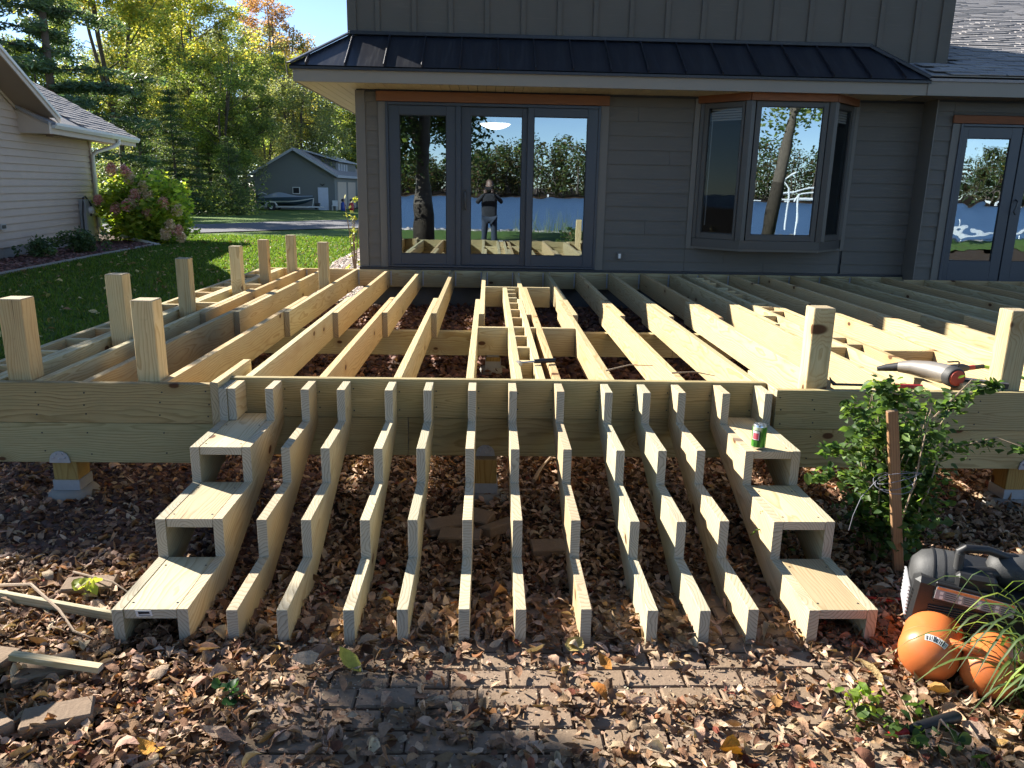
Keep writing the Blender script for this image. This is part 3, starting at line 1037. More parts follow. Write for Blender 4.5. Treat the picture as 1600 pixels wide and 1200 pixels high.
# hip caps, head flashing
board('hip_cap', (xr, EYR, Z0 + 0.02), (HR, YW - 0.01, Z1 + 0.02), 0.03, 0.07, 'metal_roof', house)
board('hip_cap', (xl, EYR, Z0 + 0.018), (HL, YW - 0.01, Z1 + 0.018), 0.02, 0.07, 'metal_roof', house)
hbox('head_flashing', -1.60, HR, YW - 0.05, YW - 0.012, Z1 - 0.005, Z1 + 0.035, 'metal_roof', c=0.004)
# hip end faces
MB().prism([(xl, EYR + 0.02, Z0), (HL, YW, Z1), (HL, 14.0, Z1), (xl, 14.0, Z0)], (0, 0, -0.012)).build('roof_panel', 'metal_roof', house, center=True)
MB().prism([(xr, EYR + 0.002, Z0 - .001), (HR, YW, Z1 - .001), (HR + 0.0, 9.9, Z1 - .001), (xr, 9.9, Z0 - .001)], (0, 0, -0.012)).build('roof_panel', 'metal_roof', house, center=True)

# --- upper storey, board and batten
UX0, UX1, UY1, UZ1 = -1.62, 5.33, 10.9, 6.3
hbox('upper_wall', UX0, UX1, YW + 0.0, YW + 0.12, 3.0, UZ1, 'batten_house')
hbox('upper_side_wall', UX0, UX0 + 0.12, YW + 0.121, UY1, 3.0, UZ1, 'batten_house')
hbox('upper_side_wall', UX1 - 0.12, UX1, YW + 0.121, UY1, 2.9, UZ1, 'batten_house')
hbox('upper_back_wall', UX0 + .121, UX1 - .121, UY1 - 0.12, UY1, 3.0, UZ1, 'batten_house')
hbox('upper_roof', UX0 - 0.1, UX1 + 0.1, YW - 0.15, UY1 + 0.1, UZ1 + 0.001, UZ1 + 0.15, 'metal_roof')
hbox('corner_board', UX0 - 0.001, UX0 + 0.10, YW - 0.022, YW - 0.001, 3.02, UZ1, 'batten_house', c=0.002)
hbox('corner_board', UX1 - 0.14, UX1 + 0.001, YW - 0.022, YW - 0.001, 3.05, UZ1, 'batten_house', c=0.002)
for i in range(17):
    xx = -1.28 + 0.4125 * i
    if xx < UX1 - 0.2:
        zb = 3.345 if xx < HR else 3.10
        hbox('batten', xx - 0.026, xx + 0.026, YW - 0.02, YW - 0.001, zb, UZ1, 'batten_house', c=0.002)

# --- right wing roof with shingles
WSL = 0.36
WX0 = EX1 + 0.001
hbox('fascia', WX0, 12.0, EY - 0.012, EY + 0.012, 2.722, 2.925, 'fascia_house')
hbox('gutter_lip', WX0, 12.0, EY - 0.03, EY - 0.013, 2.90, 2.93, 'fascia_house')
hbox('soffit', WX0, 12.0, EY + 0.013, 9.56, 2.725, 2.738, 'fascia_house')
def wz(y): return 2.93 + WSL * (y - EY)
MB().prism([(WX0, EY - 0.03, wz(EY - 0.03)), (12, EY - 0.03, wz(EY - .03)), (12, 17, wz(17)), (HR - 0.2, 17, wz(17)), (HR - 0.2, 9.9, wz(9.9)), (WX0, 9.6, wz(9.6))], (0, 0, -0.05)).build('roof_deck', 'shingle', house, center=True)
sh_me = bpy.data.meshes.new('shingle')
_v, _f = chamfer((0.30, 0.20, 0.014), 0.003)
sh_me.from_pydata(_v, [], _f); fix_normals(sh_me); sh_me.materials.append(M['shingle'])
def shingles(parent, origin, alongv, upslope, rows, cols, w=0.31, e=0.135, limit=None, cnt=[0]):
    al, us = Vector(alongv).normalized(), Vector(upslope).normalized()
    nn = al.cross(us)
    if nn.z < 0:
        nn = -nn
    tilt = 0.085
    for r in range(rows):
        for c in range(cols):
            p = Vector(origin) + al * ((c + 0.5) * w + (r % 2) * w * 0.5 + random.uniform(-.01, .01) - (w * .25)) + us * (r * e + 0.10) + nn * (0.014 + random.choice((0, 0.005)))
            if limit and not limit(p):
                continue
            o = bpy.data.objects.new('shingle', sh_me)
            COL.objects.link(o)
            o.parent = parent
            o.location = p - root_loc(parent)
            m = Matrix((al, us, nn)).transposed()
            if m.determinant() < 0:
                m = Matrix((-al, us, nn)).transposed()
            o.rotation_euler = (m @ Matrix.Rotation(-tilt, 3, 'X')).to_euler()
wing_up = Vector((0, 1, WSL))
def wing_ok(p):
    if p.y < YW + 0.05 and p.x < WX0 + 0.1: return False
    if p.y > YW - 0.05 and p.y < UY1 + 0.1 and p.x < UX1 + 0.15: return False
    return p.x < 0.70 * p.y + 0.4
shingles(house, (WX0, EY - 0.03, wz(EY - 0.03)), (1, 0, 0), wing_up, 29, 16, limit=wing_ok)
def course_strips(parent, origin, al, us, r0, r1, L, e):
    al, us = Vector(al).normalized(), Vector(us).normalized()
    nn = al.cross(us)
    if nn.z < 0: nn = -nn
    b = MB()
    for r in range(r0, r1):
        x = 0.0
        while x < L:
            w = random.uniform(0.2, 0.42)
            lift = random.choice((0.010, 0.016))
            p = Vector(origin) + al * x + us * (r * e) + nn * 0.004
            b.add([p, p + al * (w - .004), p + al * (w - .004) + nn * lift, p + nn * lift, p + us * (e * 1.3), p + us * (e * 1.3) + al * (w - .004)], [(0, 1, 2, 3), (3, 2, 5, 4)])
            x += w
    o = b.build('shingle_courses', 'shingle', parent)
    o['kind'] = 'stuff'
course_strips(house, (5.45, EY - 0.03 + 2.0 * 0.0, wz(EY - 0.03)), (1, 0, 0), wing_up, 29, 56, 6.0, 0.135)
vt_ = MB().box(5.80, 6.02, 11.9, 12.1, wz(12), wz(12) + 0.11, 0.015)
vt_.build('roof_vent', 'dark_metal', house, center=True)

# ------------------------------------------------------------------ the deck frame
deck = thing('deck_frame', 'unfinished deck frame of pale treated pine joists in front of the house', 'deck frame', (0, 6, 0))
DZ = 0.66
T = 0.042
JH = 0.205
def joist(x, y0, y1, z1=DZ, h=JH, mat='wood_joist', th=T, nm='joist'):
    return board(nm, (x + th / 2, y0, z1 - h / 2), (x + th / 2 + random.uniform(-.002, .002), y1, z1 - h / 2 + random.uniform(-.002, .002)), h, th, mat, deck)
def cross(x0, x1, y, z1=DZ, h=JH, mat='wood_joist', th=T, nm='blocking'):
    return board(nm, (x0, y + th / 2, z1 - h / 2), (x1, y + th / 2, z1 - h / 2), h, th, mat, deck)

# ledger against the house
cross(-2.74, -1.2, 9.50, nm='ledger'); cross(-1.199, 2.6, 9.50, nm='ledger'); cross(2.601, 5.14, 9.50, nm='ledger')
cross(5.0, 9.5, 9.21, nm='ledger')
# front joists and the staggered back joists lapped beside them
FX = [-1.67, -1.28, -0.892, -0.497, -0.112, 0.645, 1.03, 1.43, 1.825]
for x in FX:
    y0 = 3.875 if x < -1.5 else 4.025
    joist(x, y0, 7.08 + random.uniform(-0.02, 0.02))
    joist(x + T + 0.002, 6.19 + random.uniform(-0.03, 0.03), 9.498)
joist(-2.295, 3.875, 7.55); joist(-2.295 + T + .002, 6.08, 9.498)
joist(-2.055, 3.875, 7.50); joist(-2.055 + T + .002, 6.15, 9.498)
# seam ladder in the middle
joist(0.150, 4.025, 7.94); joist(0.272, 4.025, 7.10); joist(0.356, 4.025, 7.94)
joist(0.300 + 0.016, 6.20, 9.498)
for y in (7.74, 7.46, 7.16, 6.82, 6.44, 6.02, 5.60, 5.24, 4.86, 4.45):
    cross(0.193, 0.271, y, nm='ladder_block', h=0.14)
cross(-0.025, 0.64, 7.96); cross(-0.068, 0.149, 5.58); cross(0.40, 0.643, 5.58)
cross(0.315, 0.355, 5.58, h=.14, nm='ladder_block')
# right side joists, second seam ladder
RX = [2.19, 2.55, 2.93, 3.31, 3.69, 4.07, 4.45, 4.83, 5.21, 5.6, 6.0, 6.4, 6.8, 7.2]
for i, x in enumerate(RX):
    yb = 9.498 if x + T * 2 < 4.97 else 9.208
    e1 = 7.0 if i < 2 else 6.45
    joist(x, 3.875, e1)
    joist(x + T + .002, 5.9, yb)
joist(2.395, 3.875, 9.498)
for k, y in enumerate((9.1, 8.85, 8.6, 8.15, 7.9, 7.65, 7.0, 6.8, 6.55, 5.35, 5.1)):
    cross(2.44, 2.549, y, nm='ladder_block', h=0.14)
cross(2.235, 2.394, 6.3); cross(2.235, 2.394, 5.0)
cross(2.593, 2.929, 4.9)
# left outer ladder and rims
joist(-2.742, 3.875, 9.498, nm='rim_joist', mat='wood_joist')
joist(-2.555, 3.875, 9.498, nm='rim_joist'); joist(-2.510, 3.875, 9.498, nm='rim_joist')
for k in range(14):
    cross(-2.699, -2.556, 4.2 + k * 0.38, nm='ladder_block', h=0.14)
cross(-2.467, -2.296, 5.3); cross(-2.467, -2.296, 6.6); cross(-2.467, -2.296, 7.9)
# front rim, header and double front beam
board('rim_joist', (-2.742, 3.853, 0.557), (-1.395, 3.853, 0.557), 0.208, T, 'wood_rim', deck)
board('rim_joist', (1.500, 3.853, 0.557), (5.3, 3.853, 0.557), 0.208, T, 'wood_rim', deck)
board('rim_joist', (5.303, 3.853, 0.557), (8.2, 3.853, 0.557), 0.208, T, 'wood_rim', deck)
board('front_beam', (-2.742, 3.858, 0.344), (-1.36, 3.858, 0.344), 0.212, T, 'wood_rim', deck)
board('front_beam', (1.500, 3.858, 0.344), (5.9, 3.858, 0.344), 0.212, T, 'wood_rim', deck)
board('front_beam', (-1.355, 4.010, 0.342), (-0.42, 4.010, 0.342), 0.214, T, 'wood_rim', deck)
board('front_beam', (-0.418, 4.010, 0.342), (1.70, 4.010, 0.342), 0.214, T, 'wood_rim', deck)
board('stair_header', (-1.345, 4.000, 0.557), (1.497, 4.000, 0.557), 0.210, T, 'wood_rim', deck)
joist(-1.387, 3.80, 4.35, z1=0.678, h=0.225)
joist(1.500, 3.876, 4.3)
board('front_beam', (-2.6, 4.055, 0.342), (5.9, 4.055, 0.342), 0.212, T, 'wood_joist', deck)
# mid beam under the lap
board('mid_beam', (-2.7, 6.55, 0.348), (1.6, 6.55, 0.348), 0.205, T, 'wood_joist', deck)
board('mid_beam', (1.602, 6.55, 0.348), (8.0, 6.55, 0.348), 0.205, T, 'wood_joist', deck)
board('mid_beam', (-2.7, 6.593, 0.348), (8.0, 6.593, 0.348), 0.205, T, 'wood_joist', deck)
# joist hangers on the ledger: one crimped flange each side
for x in FX + [-2.295, -2.055, 0.272] + RX[:7]:
    for sg in (-1, 1):
        xx = x + T + .002 + (-0.016 if sg < 0 else T + 0.016)
        pts = []
        for k in range(11):
            pts.append((xx - 0.010 + (0.004 if k % 2 else 0), 9.4985, 0.475 + 0.017 * k))
        for k in range(10, -1, -1):
            pts.append((xx + 0.010 - (0.004 if k % 2 else 0), 9.4985, 0.475 + 0.017 * k))
        MB().prism(pts, (0, -0.006, 0)).build('joist_hanger', 'galv', deck, center=True)
# railing posts
PW = 0.112
def post(x, y, ztop=1.072, zb=None, mat='wood_joist', lean=0.0, w=PW):
    return board('railing_post', (x + w / 2, y + w / 2, zb if zb is not None else 0.46), (x + w / 2 + lean, y + w / 2, ztop), w, w, mat, deck, (0, 1, 0), 0.004)
for (x, y, w) in ((-2.435, 3.90, .118), (-2.44, 5.02, .112), (-2.44, 6.16, .10), (-2.44, 7.45, .10), (-2.44, 8.38, .098), (-2.36, 9.22, .10), (-1.765, 8.15, .10)):
    post(x, y, 1.07, w=w)
post(-1.785, 3.90, 1.072)
post(1.676, 3.90, 1.08)
post(2.715, 3.90, 1.08)
post(3.75, 3.9, 1.08)
board('blocking', (1.80, 3.93, 0.665), (1.80, 4.13, 0.665), 0.05, T, 'wood_joist', deck)
board('blocking', (2.50, 3.925, 0.672), (2.714, 3.925, 0.672), 0.035, 0.09, 'wood_joist', deck)
# support posts with steel saddles on concrete
for (x, y, zg) in ((-2.19, 3.93, 0.03), (-0.005, 3.99, 0.0), (0.05, 6.57, 0.10), (2.9, 3.95, 0.0), (-2.2, 6.57, 0.1)):
    zt = 0.236
    pz = zg + 0.075
    o = board('support_post', (x, y, pz), (x, y, zt), 0.125, 0.125, 'wood_post', deck, (0, 1, 0), 0.003)
    b = MB()
    b.box(x - 0.068, x + 0.068, y - 0.068, y - 0.0632, pz - 0.03, pz + 0.025)
    b.box(x - 0.068, x + 0.068, y + 0.0632, y + 0.068, pz - 0.03, pz + 0.025)
    b.box(x + 0.0632, x + 0.068, y - 0.063, y + 0.063, pz - 0.03, pz + 0.025)
    b.box(x - 0.068, x - 0.0632, y - 0.063, y + 0.063, pz - 0.03, pz + 0.025)
    b.build('post_base', 'galv', deck, center=True)
    fy = 6.527 if y > 5 else (3.835 if x < -1 or x > 1.5 else 3.987)
    b = MB()
    pts = [(x - 0.052 + 0.0, fy - 0.004, zt + 0.002)]
    for k in range(9):
        a = math.pi * (1 - k / 8)
        pts.append((x + 0.05 * math.cos(a), fy - 0.004, zt + 0.018 + 0.046 * math.sin(a)))
    pts.append((x + 0.052, fy - 0.004, zt + 0.002))
    b.prism([(px_, fy - 0.008, pz_) for (px_, _y, pz_) in pts], (0, 0.0065, 0))
    for (dx, dz) in ((-0.028, 0.03), (0.0, 0.022), (0.028, 0.03), (-0.015, 0.05), (0.015, 0.05)):
        b.lathe((x + dx, fy - 0.0085, zt + dz), (0, -1, 0), [(0, 0.006), (0.004, 0.005), (0.006, 0.002)], 8)
    b.build('post_cap', 'galv', deck, center=True)
    b = MB().lathe((x, y, zg - 0.25), (0, 0, 1), [(0, 0.13), (0.26, 0.125), (0.285, 0.105), (0.293, 0.09)], 20)
    b.build('footing', 'concrete', deck, True, center=True)

# ------------------------------------------------------------------ the stairs
stair = thing('stair_frame', 'row of notched pine stair stringers with boxed treads at both ends', 'stair frame', (0.05, 3.2, 0))
RS, RN, Y1, ZA = 0.1667, 0.416, 2.55, 0.150
def stringer(x, th=0.040, nm='stringer'):
    prof = [(Y1, 0.0), (Y1, ZA)]
    for k in range(3):
        prof.append((Y1 + RN * (k + 1), ZA + RS * k))
        prof.append((Y1 + RN * (k + 1), ZA + RS * (k + 1)))
    prof.append((3.977, ZA + 3 * RS))
    prof.append((3.977, 0.417))
    ub = 0.02
    prof.append((2.92, 0.0))
    # local frame: X along the board (pitch), Z across it, Y thickness
    ang = math.atan2(RS, RN)
    cy, cz = 3.25, 0.28
    ca, sa = math.cos(ang), math.sin(ang)
    pts = []
    for (y, z) in prof:
        dy, dz = y - cy, z - cz
        pts.append((dy * ca + dz * sa, -dy * sa + dz * ca))
    n = len(pts)
    vs = [(a, -th / 2, b) for a, b in pts] + [(a, th / 2, b) for a, b in pts]
    bm = bmesh.new()
    bv = [bm.verts.new(v) for v in vs]
    bm.faces.new(bv[:n]); bm.faces.new(list(reversed(bv[n:])))
    for i in range(n):
        bm.faces.new((bv[i], bv[i + n], bv[(i + 1) % n + n], bv[(i + 1) % n]))
    bmesh.ops.recalc_face_normals(bm, faces=bm.faces)
    bmesh.ops.bevel(bm, geom=bm.edges[:], offset=0.0012, segments=1, affect='EDGES')
    me = bpy.data.meshes.new(nm)
    bm.to_mesh(me); bm.free()
    me.materials.append(M['wood_stringer'])
    o = link(nm, me, stair)
    # local X -> world (0, ca, sa); local Z -> (0,-sa,ca); local Y -> world -X  (Y = Z x X)
    m = Matrix(((0, -1, 0), (ca, 0, -sa), (sa, 0, ca)))
    o.rotation_euler = m.to_euler()
    o.location = Vector((x + th / 2, cy + random.uniform(-.006, .006), cz)) - stair.location
    return o
SX = [-1.345, -1.115, -0.935, -0.755, -0.515, -0.320, -0.095, 0.113, 0.355, 0.600, 0.795, 0.978, 1.205, 1.427]
for x in SX:
    stringer(x)
def box_treads(xa, xb):
    for k in range(3):
        y0 = Y1 + RN * k + 0.002
        z = ZA + RS * k
        o = board('tread_board', (xa, 0, 0), (xb, 0, 0), 0.2, 0.04, 'wood_stringer', stair)
        bpy.data.objects.remove(o)
        mid = (xa + xb) / 2
        board('tread_board', (mid, y0, z - 0.0195), (mid, y0 + RN - 0.004 + (0.0 if k < 2 else 0.14), z - 0.0195), xb - xa - 0.003, 0.037, 'wood_stringer', stair, (1, 0, 0), 0.0015)
box_treads(-1.305, -1.115)
box_treads(1.245, 1.427)
# doubled blocks at the head of the left box
board('nailer_block', (-1.283, 3.80, 0.567), (-1.283, 3.976, 0.567), 0.165, 0.04, 'wood_stringer', stair)
# screw heads: too small to pick apart, joined
b = MB()
gs = random.Random(3)
for x in SX:
    for zz_ in (0.50, 0.60):
        b.lathe((x + (0.052 if x < 0.3 else -0.012), 3.979, zz_ + gs.uniform(-.012, .012)), (0, -1, 0), [(0, 0.0045), (0.0015, 0.004)], 7)
for k in range(3):
    for x in (-1.29, -1.13, 1.258, 1.412):
        for dy in (0.05, 0.34):
            b.lathe((x + gs.uniform(-.003, .003), Y1 + RN * k + dy, ZA + RS * k - 0.001), (0, 0, 1), [(0, 0.0045), (0.0015, 0.004)], 7)
o = b.build('screw_heads', 'dark_metal', stair); o['kind'] = 'stuff'
b = MB()
for x in (-2.69, -2.53, -2.27, -2.03, -1.65, -1.42, 1.53, 1.70, 2.21, 2.42, 2.57, 2.95, 3.33, 3.71, 4.09):
    for zz_ in (0.49, 0.555, 0.62, 0.40, 0.29):
        b.lathe((x + gs.uniform(-.012, .012), 3.832 if zz_ > .45 else 3.837, zz_ + gs.uniform(-.01, .01)), (0, -1, 0), [(0, 0.0045), (0.0015, 0.004)], 7)
o = b.build('screw_heads', 'dark_metal', deck); o['kind'] = 'stuff'

# end tag on the lowest left tread
tg = MB()
tg.prism([(-1.262, 2.5505, 0.146), (-1.205, 2.5505, 0.146), (-1.2, 2.5505, 0.124), (-1.258, 2.5505, 0.121)], (0, -0.0008, 0))
tg.build('lumber_tag', 'paper_tag', stair)
tg = MB()
tg.prism([(-1.252, 2.5495, 0.142), (-1.212, 2.5495, 0.142), (-1.210, 2.5495, 0.133), (-1.250, 2.5495, 0.131)], (0, -0.0005, 0))
tg.prism([(-1.250, 2.5495, 0.1275), (-1.208, 2.5495, 0.1285), (-1.208, 2.5495, 0.1262), (-1.250, 2.5495, 0.1252)], (0, -0.0005, 0))
tg.build('tag_print', 'cloth_dark', stair)

# ------------------------------------------------------------------ paver path, loose pavers
path = thing('paver_path', 'worn brown brick paver path half buried under leaves', 'paver path', (0.4, 2.2, 0))
pv_me = []
for k in range(4):
    me = bpy.data.meshes.new('paver')
    v, f = chamfer((0.196, 0.097, 0.06), 0.006)
    v = [(a + random.uniform(-.0015, .0015), b + random.uniform(-.0015, .0015), c + random.uniform(-.001, .001)) for a, b, c in v]
    me.from_pydata(v, [], f); fix_normals(me); me.materials.append(M['brick_paver'])
    pv_me.append(me)
rowh = 0.104
for r in range(16):
    y = 1.62 + r * rowh
    for c in range(15):
        x = -0.95 + c * 0.2035 + (r % 2) * 0.10 + (r // 5) * 0.02
        if y > 2.9 and not (0.75 < x < 1.3):
            continue
        o = bpy.data.objects.new('paver', random.choice(pv_me))
        COL.objects.link(o)
        o.parent = path
        o.location = Vector((x, y, -0.022 + random.uniform(-.004, .004))) - path.location
        o.rotation_euler = (random.uniform(-.012, .012), random.uniform(-.012, .012), random.uniform(-.012, .012))
def loose_paver(x, y, z, rz, rx, label, s=(0.2, 0.10, 0.05), ry=0.0):
    v, f = chamfer(s, 0.006)
    me = bpy.data.meshes.new('loose_paver')
    me.from_pydata(v, [], f); fix_normals(me); me.materials.append(M['brick_paver'])
    o = link('loose_paver', me, None, (x, y, z))
    o.rotation_euler = (rx, ry, rz)
    return setp(o, label, 'paver', 'loose pavers lying in the leaves')
loose_paver(-1.32, 2.12, 0.028, 0.35, 0.05, 'loose grey paver standing out of the leaves at the lower left')
loose_paver(-1.50, 2.37, 0.02, 0.5, 0.05, 'paver lying under the short pale lath on the left', (0.19, 0.11, 0.05))
loose_paver(-1.72, 2.42, 0.035, -0.2, 0.0, 'flat paver at the far left edge beside the plant')
loose_paver(-1.62, 2.93, 0.03, 0.15, 0.08, 'half buried paver behind the long pale lath')
loose_paver(-1.52, 2.02, 0.03, 0.9, -0.08, 'broken paver nearest the bottom left corner')
loose_paver(0.29, 3.28, 0.03, 0.05, 0.0, 'flat paver between the middle stringers', (0.16, 0.12, 0.06))
loose_paver(-0.19, 3.52, 0.04, 0.4, 0.15, 'tumbled paver leaning at the hole left of the middle post')
loose_paver(-0.06, 3.60, 0.05, -0.5, 0.3, 'tumbled paver tipped against the middle support post')
loose_paver(0.07, 3.50, 0.04, 0.7, -0.25, 'tumbled paver right of the middle support post')
loose_paver(-0.12, 3.40, 0.035, -0.1, 0.1, 'tumbled paver lowest of the heap at the middle post')

def lath(a, b, h, th, label):
    a, b = Vector(a), Vector(b)
    o = board('lath', a, b, h, th, 'wood_stringer', None, c=0.001)
    return setp(o, label, 'lath')
lath((-2.05, 2.86, 0.055), (-1.36, 2.66, 0.05), 0.035, 0.02, 'long pale pine lath running into the left stair box')
lath((-1.60, 2.365, 0.085), (-1.29, 2.335, 0.055), 0.022, 0.03, 'short pale pine lath lying across a paver on the left')

def twig(name, pts, r, label):
    b = MB().tube(pts, [r * (1 - 0.6 * i / (len(pts) - 1)) for i in range(len(pts))], 6)
    o = b.build(name, 'twig', None, True)
    return setp(o, label, 'stick')
twig('stick', [(0.27, 4.10, .05), (0.31, 4.22, .07), (0.34, 4.33, .06), (0.40, 4.45, .08)], 0.013, 'barkless brown stick standing out behind the stringers right of the middle post')
twig('stick', [(-1.98, 2.92, .04), (-1.80, 2.84, .09), (-1.62, 2.70, .06), (-1.50, 2.57, .05), (-1.42, 2.55, .03)], 0.008, 'curved thin branch lying over the long lath')
twig('stick', [(-1.72, 3.0, .06), (-1.5, 2.88, .08), (-1.3, 2.75, .04)], 0.005, 'thin straight twig behind the left stair box')
twig('stick', [(0.66, 4.18, .674), (0.80, 4.22, .70), (0.937, 4.25, .69)], 0.005, 'bent twig lying on the joists right of the hammer')
twig('stick', [(1.02, 4.14, .674), (1.15, 4.14, .682), (1.25, 4.10, .67)], 0.005, 'short twig lying on the joists left of the right post')

# ------------------------------------------------------------------ the neighbour's house
NA = Vector((-9.38, 19.33, 0)); NT_ = Vector((0.134, -0.991, 0)); NN = Vector((0.991, 0.134, 0))
def NP(s_, o, z):
    return NA + NT_ * s_ + NN * o + Vector((0, 0, z))
nb = thing('neighbor_house', 'pinkish beige sided house with shingle roof and white gutter at the left', 'house', NA)
def nbox(name, s0, s1, o0, o1, z0, z1, mat, parent=None, smooth=False):
    b = MB()
    b.add([NP(s, o, z) for s in (s0, s1) for o in (o0, o1) for z in (z0, z1)],
          [(0, 1, 3, 2), (4, 6, 7, 5), (0, 4, 5, 1), (2, 3, 7, 6), (0, 2, 6, 4), (1, 5, 7, 3)])
    return b.build(name, mat, parent or nb, smooth, center=True)
S0, S1 = 0.0, 11.6
def rk(s): return 2.78 + 0.42 * (s - 3.3)
RIDGE_S = 7.6
nbox('foundation', S0 + .01, S1, -8, -0.03, 0.05, 0.42, 'concrete')
nbox('wall', S0 + .01, S1, -8, -0.04, 0.42, 2.60, 'neighbor_trim')
MB().prism([NP(3.3, -0.04, 2.6), NP(3.3, -.04, rk(3.3)), NP(RIDGE_S, -.04, rk(RIDGE_S)), NP(S1, -.04, rk(2 * RIDGE_S - S1)), NP(S1, -.04, 2.6)], -NN * 0.1).build('gable_wall', 'neighbor_trim', nb)
# vinyl courses, double 4 profile, with staggered joints
exp_ = 0.135
k = 0
z = 0.44
while z < rk(RIDGE_S) - 0.1:
    zt = z + exp_
    sa, sb = S0 + 0.10, 10.6
    if zt > 2.58:
        sa = max(3.42, 3.3 + (zt - 2.78) / 0.42 + 0.02)
    cuts = [sa]
    for q in range(3):
        cuts.append(sa + 0.9 + (k * 1.37 + q * 3.66) % 9.5)
    cuts = sorted(c for c in cuts if c < sb) + [sb]
    for i in range(len(cuts) - 1):
        if cuts[i + 1] - cuts[i] < 0.1:
            continue
        b = MB()
        b.prism([NP(cuts[i], -0.04, z), NP(cuts[i], -0.004, z), NP(cuts[i], -0.032, zt), NP(cuts[i], -0.04, zt)], NT_ * (cuts[i + 1] - cuts[i] + (0.003 if i % 2 else -0.001)))
        b.build('siding_board', 'siding_vinyl', nb, center=True)
    z += exp_
    k += 1
nbox('corner_post', -0.02, 0.09, -0.09, 0.012, 0.42, 2.62, 'neighbor_trim')
# main eave: soffit, fascia, gutter, cornice end
nbox('soffit', -1.80, 3.70, -0.039, 0.47, 2.53, 2.55, 'neighbor_soffit')
nbox('fascia', -1.85, 3.60, 0.47, 0.49, 2.50, 2.70, 'neighbor_trim')
g = MB()
g.prism([NP(-1.87, 0.491, 2.60), NP(-1.87, 0.56, 2.60), NP(-1.87, 0.60, 2.66), NP(-1.87, 0.60, 2.71), NP(-1.87, 0.585, 2.71), NP(-1.87, 0.58, 2.665), NP(-1.87, 0.491, 2.66)], NT_ * 5.42)
g.build('gutter', 'white_paint', nb)
MB().prism([NP(3.601, -0.039, 2.49), NP(3.601, 0.52, 2.49), NP(3.601, 0.52, 2.70), NP(3.601, -0.039, 3.03)], NT_ * 0.11).build('cornice_end', 'neighbor_trim', nb)
# main roof plane
def mz(o): return 2.72 + 0.55 * (0.5 - o)
MB().prism([NP(-1.85, 0.52, mz(0.52)), NP(3.72, 0.52, mz(.52)), NP(4.6, -6, mz(-6)), NP(-1.85, -6, mz(-6))], (0, 0, -0.06)).build('roof', 'shingle', nb)
board('rake_board', NP(-1.862, 0.5, 2.62), NP(-1.862, -6, mz(-6) - 0.10), 0.16, 0.03, 'neighbor_trim', nb)
shingles(nb, NP(-1.84, 0.53, mz(.53)), NT_, Vector(-NN) + Vector((0, 0, .55)), 24, 11, w=0.33, e=0.15,
         limit=lambda p: (p - NA).dot(NT_) < 3.9)
course_strips(nb, NP(-1.84, 0.53, mz(.53)), NT_, Vector(-NN) + Vector((0, 0, .55)), 24, 42, 5.4, 0.15)
# cross gable roof with raking fascia and sloped soffit
MB().prism([NP(3.1, 0.52, rk(3.1) + .15), NP(RIDGE_S, 0.52, rk(RIDGE_S) + .15), NP(RIDGE_S, -7, rk(RIDGE_S) + .15), NP(3.1, -7, rk(3.1) + .15)], (0, 0, 0.03)).build('gable_roof', 'shingle', nb)
MB().prism([NP(S1 + .5, 0.52, rk(2 * RIDGE_S - S1 - .5) + .15), NP(RIDGE_S, 0.52, rk(RIDGE_S) + .15), NP(RIDGE_S, -7, rk(RIDGE_S) + .15), NP(S1 + .5, -7, rk(2 * RIDGE_S - S1 - .5) + .15)], (0, 0, 0.031)).build('gable_roof', 'shingle', nb)
board('rake_fascia', NP(3.1, 0.51, rk(3.1) + 0.075), NP(RIDGE_S, 0.51, rk(RIDGE_S) + 0.075), 0.145, 0.025, 'neighbor_trim', nb, c=0.004)
board('rake_trim', NP(3.1, 0.535, rk(3.1) + 0.125), NP(RIDGE_S, 0.535, rk(RIDGE_S) + 0.125), 0.06, 0.02, 'white_paint', nb, c=0.004)
MB().prism([NP(3.35, -0.039, rk(3.35)), NP(3.35, 0.495, rk(3.35)), NP(RIDGE_S, 0.495, rk(RIDGE_S)), NP(RIDGE_S, -0.039, rk(RIDGE_S))], (0, 0, 0.012)).build('rake_soffit', 'neighbor_soffit', nb)
board('frieze_board', NP(3.35, -0.005, rk(3.35) - 0.03), NP(RIDGE_S, -0.005, rk(RIDGE_S) - .03), 0.05, 0.02, 'neighbor_trim', nb)
nbox('vent_light', 2.5, 2.85, 0.12, 0.26, 2.48, 2.529, 'neighbor_soffit')
# downspout
ds = MB()
ds.tube([NP(-0.30, 0.54, 2.60), NP(-0.28, 0.54, 2.50), NP(-0.18, 0.42, 2.42), NP(0.06, 0.12, 2.29), NP(0.10, 0.055, 2.20), NP(0.115, 0.055, 1.2), NP(0.115, 0.055, 0.60), NP(0.115, 0.09, 0.50), NP(0.13, 0.2, 0.43)], 0.05, 8, True, 0.8)
ds.build('downspout', 'white_paint', nb, True)
ds = MB().tube([NP(0.13, 0.17, 0.44), NP(0.35, 0.6, 0.37), NP(1.55, 1.72, 0.24)], 0.055, 8, True, 0.75)
ds.build('downspout_extension', 'white_paint', nb, True)
